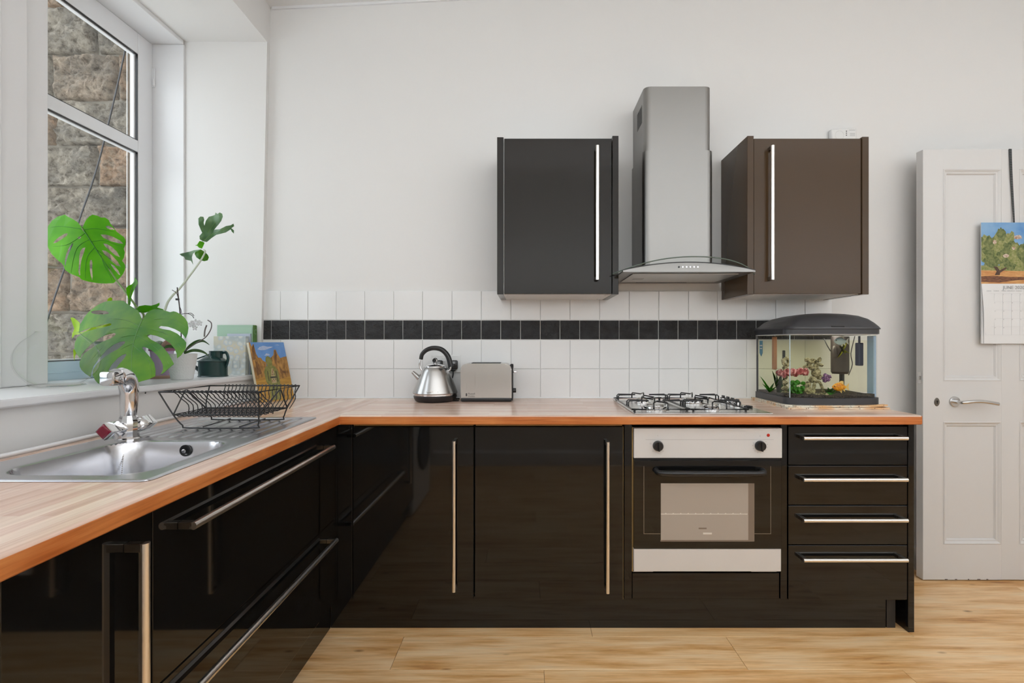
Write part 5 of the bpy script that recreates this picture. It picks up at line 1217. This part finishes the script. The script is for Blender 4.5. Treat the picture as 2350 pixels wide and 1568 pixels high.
arch('tall holed limestone rock standing in the middle of the aquarium', [(1858, 832, 2.33), (1866, 828, 2.33), (1874, 834, 2.33), (1872, 843, 2.33), (1864, 845, 2.33), (1857, 840, 2.33)], .011, [(1852, 826, 2.33, .011), (1848, 842, 2.33, .010), (1880, 826, 2.33, .012), (1884, 838, 2.33, .010), (1873, 856, 2.33, .020), (1880, 866, 2.33, .012), (1864, 872, 2.33, .016), (1853, 884, 2.33, .017), (1846, 892, 2.33, .013), (1858, 899, 2.33, .018), (1853, 909, 2.33, .022)])
arch('slim limestone rock behind the front left corner of the aquarium', [(1797, 826, 2.36), (1804, 823, 2.36), (1810, 829, 2.36), (1806, 838, 2.36), (1799, 836, 2.36)], .008, [(1801, 846, 2.36, .013), (1802, 864, 2.36, .014), (1801, 878, 2.36, .013), (1800, 892, 2.36, .015), (1801, 905, 2.36, .018)])
arch('low dark limestone arch on the gravel under the purple anemone', [(1866, 894, 2.32), (1870, 879, 2.32), (1879, 878, 2.32), (1887, 890, 2.32), (1890, 905, 2.32), (1878, 914, 2.32), (1868, 910, 2.32)], .007, [(1884, 905, 2.32, .010), (1892, 909, 2.32, .009)])
ornament('flat pale limestone pieces lying on the gravel in front', [(1875, 908, 2.28, .012), (1886, 909, 2.28, .012), (1897, 908, 2.28, .010)], rm)
def ribbon(label, path, w_, mm, name, cat):
    b = B(); pp = smoothpath([tk(*q) for q in path], 5)
    for i in range(0, len(pp)): pp[i] = pp[i]+Vector((0, .006*math.sin(i*1.3), .002*math.sin(i*2)))
    tube(b, pp, [w_*(1+.25*math.sin(i*1.7)) for i in range(len(pp))], 10)
    for v_ in b.verts: v_.co += Vector((0, 1, 1))*.004*noise.noise(v_.co*120)
    return tag(obj(name, b, mm, angle=70), label, cat)
cm = mat('red_coral', rgb(160, 66, 72), .5); base(cm, ramp(cm, nz(cm, wcoords(cm, (1, 1, .5)), 110, 3), [(.4, rgb(130, 44, 52)), (.52, rgb(178, 80, 88)), (.62, rgb(226, 170, 176))]))
cm2 = mat('purple_anemone', rgb(120, 84, 128), .5); base(cm2, ramp(cm2, nz(cm2, wcoords(cm2, (1, 1, .6)), 120, 3), [(.4, rgb(84, 52, 96)), (.55, rgb(136, 96, 146)), (.66, rgb(190, 150, 196))]))
ribbon('red and pink ruffled coral ornament in the aquarium', [(1788, 855, 2.36), (1800, 858, 2.34), (1814, 852, 2.32), (1826, 856, 2.31), (1838, 853, 2.30), (1850, 855, 2.30)], .015, cm, 'coral_ornament', 'coral')
b = B()
for k in range(9):
    a = k*2.4; q = tk(1896, 868, 2.31)+Vector((math.cos(a), 0, math.sin(a)))*.009*math.sqrt(k/3); lump(b, q, .009, (1, 1, 1), .5, 60, 2)
tag(obj('anemone_ornament', b, cm2, angle=60), 'purple anemone ornament on the stone arch in the aquarium', 'coral')
def plant(label, px, D, hs, mm, base_y):
    b = B(); q = tk(px, base_y, D)
    for (dx, h_, w_) in hs:
        tip = q+Vector((dx, 0, h_)); md = q+Vector((dx*.35, 0, h_*.55)); n_ = 5; prev = None
        for i in range(n_+1):
            u_ = i/n_; pp = q*(1-u_)**2+md*2*u_*(1-u_)+tip*u_**2; ww = w_*math.sin(PI*min(.96, .25+.72*u_))
            cur = (b.verts.new(pp-Vector((ww, .001, 0))), b.verts.new(pp+Vector((0, -.001, 0))), b.verts.new(pp+Vector((ww, .001, 0))))
            if prev: b.faces.new((prev[0], cur[0], cur[1], prev[1])); b.faces.new((prev[1], cur[1], cur[2], prev[2]))
            prev = cur
    bmesh.ops.solidify(b, geom=b.faces[:], thickness=.0006)
    return tag(obj('water_plant', b, mm, angle=70), label, 'plant', 'plants in the aquarium')
pg = leafmat('water_plant_green', rgb(52, 98, 44), rgb(74, 128, 50), .4, .4); pg2 = leafmat('bright_moss_green', rgb(48, 124, 24), rgb(70, 160, 30), .4, .4); py_ = leafmat('olive_leaf', rgb(140, 150, 50), rgb(160, 168, 60), .4, .4)
plant('tall spiky dark green water plant near the tank left side', 1787, 2.36, [(-.03, .105, .008), (-.010, .085, .010), (.012, .095, .011), (.030, .080, .010), (.002, .06, .012), (.042, .05, .008)], pg, 903)
plant('thin spreading water plant in the far left of the tank', 1766, 2.40, [(-.045, .075, .006), (-.035, .04, .006), (.022, .045, .007), (.038, .028, .007), (-.012, .035, .007)], pg2, 900)
plant('low green water plant on the gravel below the yellow fish', 1905, 2.28, [(-.03, .030, .007), (-.01, .035, .009), (.012, .034, .009), (.034, .026, .008), (.05, .018, .006), (-.045, .012, .006)], pg2, 907)
plant('olive floating water leaf hanging beside the filter', 1934, 2.33, [(-.025, -.040, .007), (.035, -.020, .007), (.0, .034, .009), (.018, .030, .009), (-.014, .016, .008), (.012, -.02, .008)], py_, 802)
b = B()
for k in range(34): lump(b, tk(1827+rnd.uniform(-14, 16), 890+rnd.uniform(-13, 14), 2.31+rnd.uniform(-.01, .02)), .011, (1, 1, 1), .4, 90, 1)
tag(obj('water_plant', b, pg2, angle=40), 'bushy green moss clump under the red coral in the tank', 'plant', 'plants in the aquarium')
# fish
def fish(label, px0, px1, py, D, mm, fm, hh):
    x0_, x1_ = tk(px0, py, D).x, tk(px1, py, D).x; z_ = tk(px0, py, D).z; Ln = x1_-x0_
    t = thing('fish', label, 'fish', ((x0_+x1_)/2, D, z_-hh), 'fish in the aquarium')
    b = B(); prof = [(0, .02), (.06, .35), (.18, .75), (.34, 1), (.50, .95), (.66, .62), (.76, .34), (.80, .26)]
    rings = []
    for u_, r_ in prof: rings.append([b.verts.new((x0_+Ln*u_, D+math.cos(a)*hh*.45*r_, z_-.10*hh*u_+math.sin(a)*hh*r_)) for a in [2*PI*k/12 for k in range(12)]])
    for a_, c_ in zip(rings, rings[1:]):
        for k in range(12): b.faces.new((a_[k], a_[(k+1) % 12], c_[(k+1) % 12], c_[k]))
    b.faces.new(rings[0][::-1]); b.faces.new(rings[-1]); obj('fish_body', b, mm, t, angle=60)
    def fin(n, pts):
        b = B(); prism(b, [(x0_+Ln*p_[0], D-.0004, z_+hh*p_[1]) for p_ in pts], (0, .0008, 0)); obj(n, b, fm, t)
    fin('tail_fin', [(.78, .1), (.90, .5), (1.0, .9), (.95, 0), (.99, -.9), (.88, -.6), (.78, -.25)]); fin('dorsal_fin', [(.36, .9), (.52, 1.35), (.66, 1.3), (.68, .5), (.55, .6)]); fin('belly_fin', [(.42, -.9), (.56, -1.5), (.60, -.85)]); fin('anal_fin', [(.62, -.7), (.76, -1.2), (.75, -.4)])
    b = B(); bmesh.ops.create_icosphere(b, subdivisions=2, radius=hh*.14, matrix=Matrix.Translation((x0_+Ln*.12, D-hh*.22, z_+hh*.18))); obj('eye', b, M['blk_plastic'], t)
fo = mat('orange_scales', rgb(226, 150, 30), .35); base(fo, ramp(fo, nz(fo, wcoords(fo, (1, 1, 1)), 120, 3), [(.4, rgb(206, 118, 16)), (.6, rgb(246, 178, 44))]))
fish('golden orange fish swimming low on the right of the tank', 1909, 1949, 888, 2.27, fo, mat('pale_fin', rgb(226, 190, 120), .4), .0195*1)
fish('pale silver-blue fish near the top of the tank', 1914, 1948, 783, 2.31, mat('silver_blue_scales', rgb(176, 200, 214), .3), mat('grey_fin', rgb(196, 200, 196), .4), .018)

# terrazzo mat folded under the tank
tm = mat('speckled_mat', rgb(224, 205, 176), .6); v = wcoords(tm, (1, 1, 1)); vo1 = N(tm, 'ShaderNodeTexVoronoi'); vo1.inputs['Scale'].default_value = 95; L(tm, v, vo1.inputs['Vector'])
base(tm, mixc(tm, ramp(tm, vo1.outputs['Distance'], [(.22, (1, 1, 1, 1)), (.28, (0, 0, 0, 1))]), mixc(tm, ramp(tm, nz(tm, v, 14, 2), [(.4, (0, 0, 0, 1)), (.6, (1, 1, 1, 1))]), rgb(232, 224, 206), rgb(226, 180, 130)), ramp(tm, nz(tm, v, 60, 1), [(.35, rgb(50, 46, 44)), (.5, rgb(140, 90, 60)), (.65, rgb(120, 150, 140))])))
t = thing('folded_mat', 'speckled terrazzo-print mat folded double beneath the aquarium', 'mat', (1.35, 2.38, WT))
def wavy(name, x0_, x1_, y0_, y1_, zf, th):
    b = B(); n_ = 24; lo = []; hi = []
    for i in range(n_+1):
        for j in (0, 1):
            x = x0_+(x1_-x0_)*i/n_; y = (y0_, y1_)[j]+(.012*(i/n_-.5)*0)
            z = zf(x, y); lo.append(b.verts.new((x, y, z))); hi.append(b.verts.new((x, y, z+th)))
    for i in range(n_):
        a_, c_ = 2*i, 2*i+2
        b.faces.new((lo[a_], lo[a_+1], lo[c_+1], lo[c_])); b.faces.new((hi[a_], hi[c_], hi[c_+1], hi[a_+1])); b.faces.new((lo[a_], lo[c_], hi[c_], hi[a_])); b.faces.new((lo[a_+1], hi[a_+1], hi[c_+1], lo[c_+1]))
    b.faces.new((lo[0], hi[0], hi[1], lo[1])); b.faces.new((lo[-1], hi[-1], hi[-2], lo[-2])); obj(name, b, tm, t)
wavy('lower_fold', 1.128, 1.565, 2.190, 2.56, lambda x, y: WT+.0005+.0006*math.sin(x*60), .0065)
wavy('upper_fold', 1.128, 1.562, 2.222, 2.56, lambda x, y: WT+.0074+.0004*math.sin(x*40)*(y < 2.3)+.007*max(0, (x-1.535)/.03)**2*0, .0062)
wavy('raised_edge', 1.165, 1.560, 2.196, 2.2225, lambda x, y: WT+.0072+.0015*math.sin((x-1.165)*8)+.006*max(0, (x-1.46)/.1)**1.5, .006)

M['door'] = mat('white_door_gloss', (.71, .70, .69, 1), .35)
# ------------------------------------------------------------------ the white door, open against the wall
dx0, dx1, dy = 1.941, 2.805, 2.49; dz0, dz1 = .006, H+(CY-343)*dy/F
door = bpy.data.objects.new('door_1', None); C.objects.link(door); door.location = ((dx0+dx1)/2, dy+.02, dz0); door['_o'] = list(door.location); door['kind'] = 'structure'
def dX(px): return (px-CX)*dy/F
def dZ(py): return H-(py-CY)*dy/F
p0, p1 = dX(2165), dX(2298); q0, q1 = dX(2340), dX(2340)+(dX(2298)-dX(2165)); th = .044
stiles = [((dx0, dz0), (p0, dz1)), ((p1, dz0), (q0, dz1)), ((q1, dz0), (dx1, dz1))]
for (a_, c_) in stiles: bx('door_stile', (a_[0], dy, a_[1]), (c_[0], dy+th, c_[1]), M['door'], door, .0012)
rails = [(dz0, dZ(1250)), (dZ(968), dZ(875)), (dZ(388), dz1)]
for (z0, z1) in rails:
    for (a_, c_) in ((p0, p1), (q0, q1)): bx('door_rail', (a_-.0008, dy+.0003, z0), (c_+.0008, dy+th-.0003, z1), M['door'], door)
for (z0, z1) in ((dZ(1250), dZ(968)), (dZ(875), dZ(388))):
    for (a_, c_) in ((p0, p1), (q0, q1)):
        bx('door_panel', (a_, dy+.014, z0), (c_, dy+.030, z1), M['door'], door)
        b = B(); sec = [(0, .0005), (.004, -.002), (.010, .002), (.014, .006), (.020, .0065), (.026, .0135)]
        crn = [(a_, z0, 1, 1), (c_, z0, -1, 1), (c_, z1, -1, -1), (a_, z1, 1, -1)]
        vv = [[b.verts.new((x+sx_*d_, dy+e_, z+sz_*d_)) for d_, e_ in sec] for x, z, sx_, sz_ in crn]
        for k in range(4):
            A_, B_ = vv[k], vv[(k+1) % 4]
            for i in range(len(sec)-1): b.faces.new((A_[i], A_[i+1], B_[i+1], B_[i]))
        obj('panel_moulding', b, M['door'], door, angle=20)
hp = Vector((dX(2190), dy, dZ(922)))
mh = M['handle_d'] = mat('satin_door_metal', (.62, .62, .62, 1), .25, 1)
b = B(); lathe(b, [(0, .009), (.023, .008), (.025, .006), (.026, 0), (0, 0)], (0, 0, 0), 28); xform(b, Matrix.Translation(hp) @ Matrix.Rotation(PI/2, 4, 'X')); hr = obj('handle_rose', b, mh, door)
b = B(); tube(b, smoothpath([hp+Vector((0, -.006, 0)), hp+Vector((0, -.040, .0)), hp+Vector((.012, -.052, .002)), hp+Vector((.05, -.054, .006)), hp+Vector((.10, -.054, .005)), hp+Vector((.168, -.052, -.006))], 6), .0085, 10); obj('door_handle', b, mh, door)
kh_ = Vector((dX(2150), dy, dZ(923)))
b = B(); lathe(b, [(0, .003), (.012, .003), (.0145, .0), (0, 0)], (0, 0, 0), 24, .95, 1.45); xform(b, Matrix.Translation(kh_) @ Matrix.Rotation(PI/2, 4, 'X')); ke = obj('keyhole_plate', b, mat('aged_nickel', rgb(120, 116, 110), .35, .8), door)
b = B(); lathe(b, [(0, .0036), (.0042, .0036), (.0042, .002), (0, .002)], (0, 0, 0), 16); box(b, (-.0022, -.012, .002), (.0022, 0, .0036)); xform(b, Matrix.Translation(kh_+Vector((0, 0, .004))) @ Matrix.Rotation(PI/2, 4, 'X')); obj('keyhole', b, M['blk_plastic'], ke)
b = B(); box(b, (dx0-.001, dy+.010, dZ(881)), (dx0+.001, dy+.030, dZ(855)), .0004); o = obj('latch_plate', b, mh, door)
b = B(); box(b, (dx0-.008, dy+.015, dZ(872)), (dx0, dy+.026, dZ(864)), .001); obj('latch_bolt', b, mh, o)
for k in range(5):
    x_ = dX(2170+k*24+rnd.uniform(-6, 6)); bx('paint_chip', (x_, dy-.0004, dz0), (x_+rnd.uniform(.006, .018), dy+.001, dz0+.004), mat('chipped_paint', rgb(110, 100, 92), .8) if 'chip' not in M else M['chip'], door)

# calendar on a strap
cy_ = dy-.012; kX = lambda px: (px-CX)*cy_/F; kZ = lambda py: H-(py-CY)*cy_/F
c0, c1 = kX(2251), kX(2251)+.30; zt0, zm, zb0 = kZ(511), kZ(651.5), kZ(789)
t = thing('wall_calendar', 'hanging calendar with a tree photograph above a June page on the white door', 'calendar', ((c0+c1)/2, cy_, zb0))
b = B(); box(b, (c0, cy_-.001, zm), (c1, cy_+.0015, zt0)); obj('photo_page', b, M['paper'], t)
b = B(); nn = 14
for lay_ in (1, 0):
    g = {}
    for i in range(nn+1):
        for j in range(nn+1):
            uu, vv_ = (i/nn), j/nn; x = c0+.001+(c1-c0-.002)*uu; z = zm+(zb0-zm)*vv_
            bow = (1-uu)**5*.020*math.sin(PI*min(1, vv_*1.1))*(1 if lay_ == 0 else .4)
            g[(i, j)] = b.verts.new((x+(1-uu)**5*(.012*vv_ if lay_ == 0 else .003*vv_), cy_-.0020+lay_*.0022-bow*.3, z))
    for i in range(nn):
        for j in range(nn): b.faces.new((g[(i, j)], g[(i, j+1)], g[(i+1, j+1)], g[(i+1, j)]))
pgc = obj('date_page', b, M['paper'], t, recalc=False, angle=60)
bx('page_stack', (c0+.004, cy_+.0012, zb0+.001), (c1-.002, cy_+.006, zm-.001), M['paper'], t)
Oc = Vector((c0, cy_-.0010, zm)); Uc, Vc = Vector((1, 0, 0)), Vector((0, 0, 1)); Wc, Hc = c1-c0, zt0-zm
ksky = pm('printed_sky', rgb(92, 146, 204), rgb(140, 180, 216), 6); ktree = pm('printed_foliage', rgb(70, 88, 40), rgb(132, 138, 84), 70); kt2 = pm('printed_foliage_light', rgb(112, 126, 56), rgb(164, 160, 110), 80); kgr = pm('printed_earth', rgb(196, 132, 76), rgb(214, 164, 104), 30, (1, 1, 4)); ksh = pm('printed_shade', rgb(84, 52, 38), rgb(140, 92, 60), 60, (1, 1, 4)); kgt = pm('printed_goat', rgb(220, 206, 190), rgb(160, 110, 80), 90); ktr = pm('printed_trunk', rgb(70, 48, 36), rgb(96, 70, 52), 80)
w2 = lambda a_, c_: (a_*Wc, c_*Hc)
def blob(a_, c_, ra, rc, n_=18, seed=0):
    rr = random.Random(seed); return [w2(a_+math.cos(2*PI*k/n_)*ra*rr.uniform(.75, 1.15), c_+math.sin(2*PI*k/n_)*rc*rr.uniform(.75, 1.15)) for k in range(n_)]
def clampb(pts): return [(min(max(x, .0005), Wc-.0005), min(max(y, .0005), Hc-.0005)) for x, y in pts]
shp = [(ksky, [w2(0, .25), w2(1, .25), w2(1, 1), w2(0, 1)]), (kgr, [w2(0, 0), w2(1, 0), w2(1, .26), w2(0, .26)]), (kt2, [w2(0, .22), w2(1, .20), w2(1, .30), w2(0, .30)]), (ksh, [w2(0, .03), w2(.3, .02), w2(.6, .06), w2(1, .07), w2(1, .11), w2(.5, .11), w2(.2, .13), w2(0, .12)])]
for i, (a_, c_, ra, rc) in enumerate(((.06, .58, .12, .22), (.20, .55, .18, .26), (.36, .56, .2, .30), (.5, .48, .18, .24), (.64, .46, .2, .2), (.8, .5, .22, .24), (.95, .5, .12, .2), (.33, .80, .08, .12), (.50, .78, .05, .08), (.18, .36, .16, .1))): shp.append((ktree if i % 2 else kt2, clampb(blob(a_, c_, ra, rc, 22, i))))
for i in range(26): shp.append((ktree if i % 3 else kt2, clampb(blob(rnd.uniform(0, .98), rnd.uniform(.34, .74), .04, .045, 9, 50+i))))
shp += [(ktr, [w2(.22, .14), w2(.30, .14), w2(.31, .18), w2(.42, .25), w2(.40, .27), w2(.30, .22), w2(.26, .28), w2(.20, .28), w2(.25, .20)])]
for i, (a_, c_, ra, rc) in enumerate(((.22, .68, .035, .035), (.60, .76, .07, .035), (.53, .58, .03, .025), (.40, .46, .05, .035), (.86, .62, .06, .03))): shp.append((kgt, clampb(blob(a_, c_, ra, rc, 10, 90+i))))
panel_shapes('photo_print', t, Oc, Uc, Vc, shp, .0004, .00001)
b = B(); zt1 = zm-.0
text(b, 'JUNE 2020', (c0+.104, cy_-.0036, kZ(664)), (1, 0, 0), (0, 0, 1), .0235, .0001)
text(b, 'SUNDAY      MONDAY     TUESDAY  WEDNESDAY  THURSDAY     FRIDAY    SATURDAY', (c0+.024, cy_-.0036, kZ(669)), (1, 0, 0), (0, 0, 1), .0062, .0001)
cw = .0418; x00 = c0+.020
day = 1; rows_ = [kZ(674+19*k) for k in range(7)]
for r_ in range(5):
    for cc in range(7):
        if r_ == 0 and cc == 0: continue
        if day > 30: break
        text(b, str(day), (x00+cc*cw+.001, cy_-.0040, rows_[r_]-.0068), (1, 0, 0), (0, 0, 1), .0056, .0001); day += 1
obj('page_print', b, M['lightgrey'], t)
b = B()
for r_ in range(6): box(b, (x00, cy_-.0037, rows_[r_]-.0002), (c1-.008, cy_-.0034, rows_[r_]+.0002))
for cc in range(8): box(b, (x00+cc*cw-.0002, cy_-.0037, rows_[5]), (x00+cc*cw+.0002, cy_-.0034, rows_[0]))
g_ = obj('page_grid', b, mat('faint_grid', rgb(190, 190, 192), .6), t); g_['kind'] = 'stuff'
b = B(); sp = smoothpath([(kX(2322), dy-.004, dz1+.001), (kX(2324), dy-.005, kZ(400)), (kX(2327), dy-.006, kZ(460)), (kX(2328), dy-.010, kZ(512))], 8); n_ = len(sp)
wds = [.0065*(1-.45*abs(i/n_)) for i in range(n_)]; pr = None
for i, q in enumerate(sp):
    cur = [b.verts.new(q+Vector((s_*wds[i], y_, 0))) for s_, y_ in ((-1, -.001), (1, -.001), (1, .001), (-1, .001))]
    if pr:
        for k in range(4): b.faces.new((pr[k], pr[(k+1) % 4], cur[(k+1) % 4], cur[k]))
    else: b.faces.new(cur)
    pr = cur
b.faces.new(pr); sb = mat('woven_black_strap', rgb(48, 50, 52), .7); sb_w = N(sb, 'ShaderNodeTexWave'); sb_w.bands_direction = 'Z'; sb_w.inputs['Scale'].default_value = 38; L(sb, wcoords(sb, (1, 1, 1)), sb_w.inputs['Vector']); base(sb, ramp(sb, sb_w.outputs['Fac'], [(.80, rgb(44, 46, 48)), (.95, rgb(120, 124, 124))]))
obj('strap', b, sb, t)
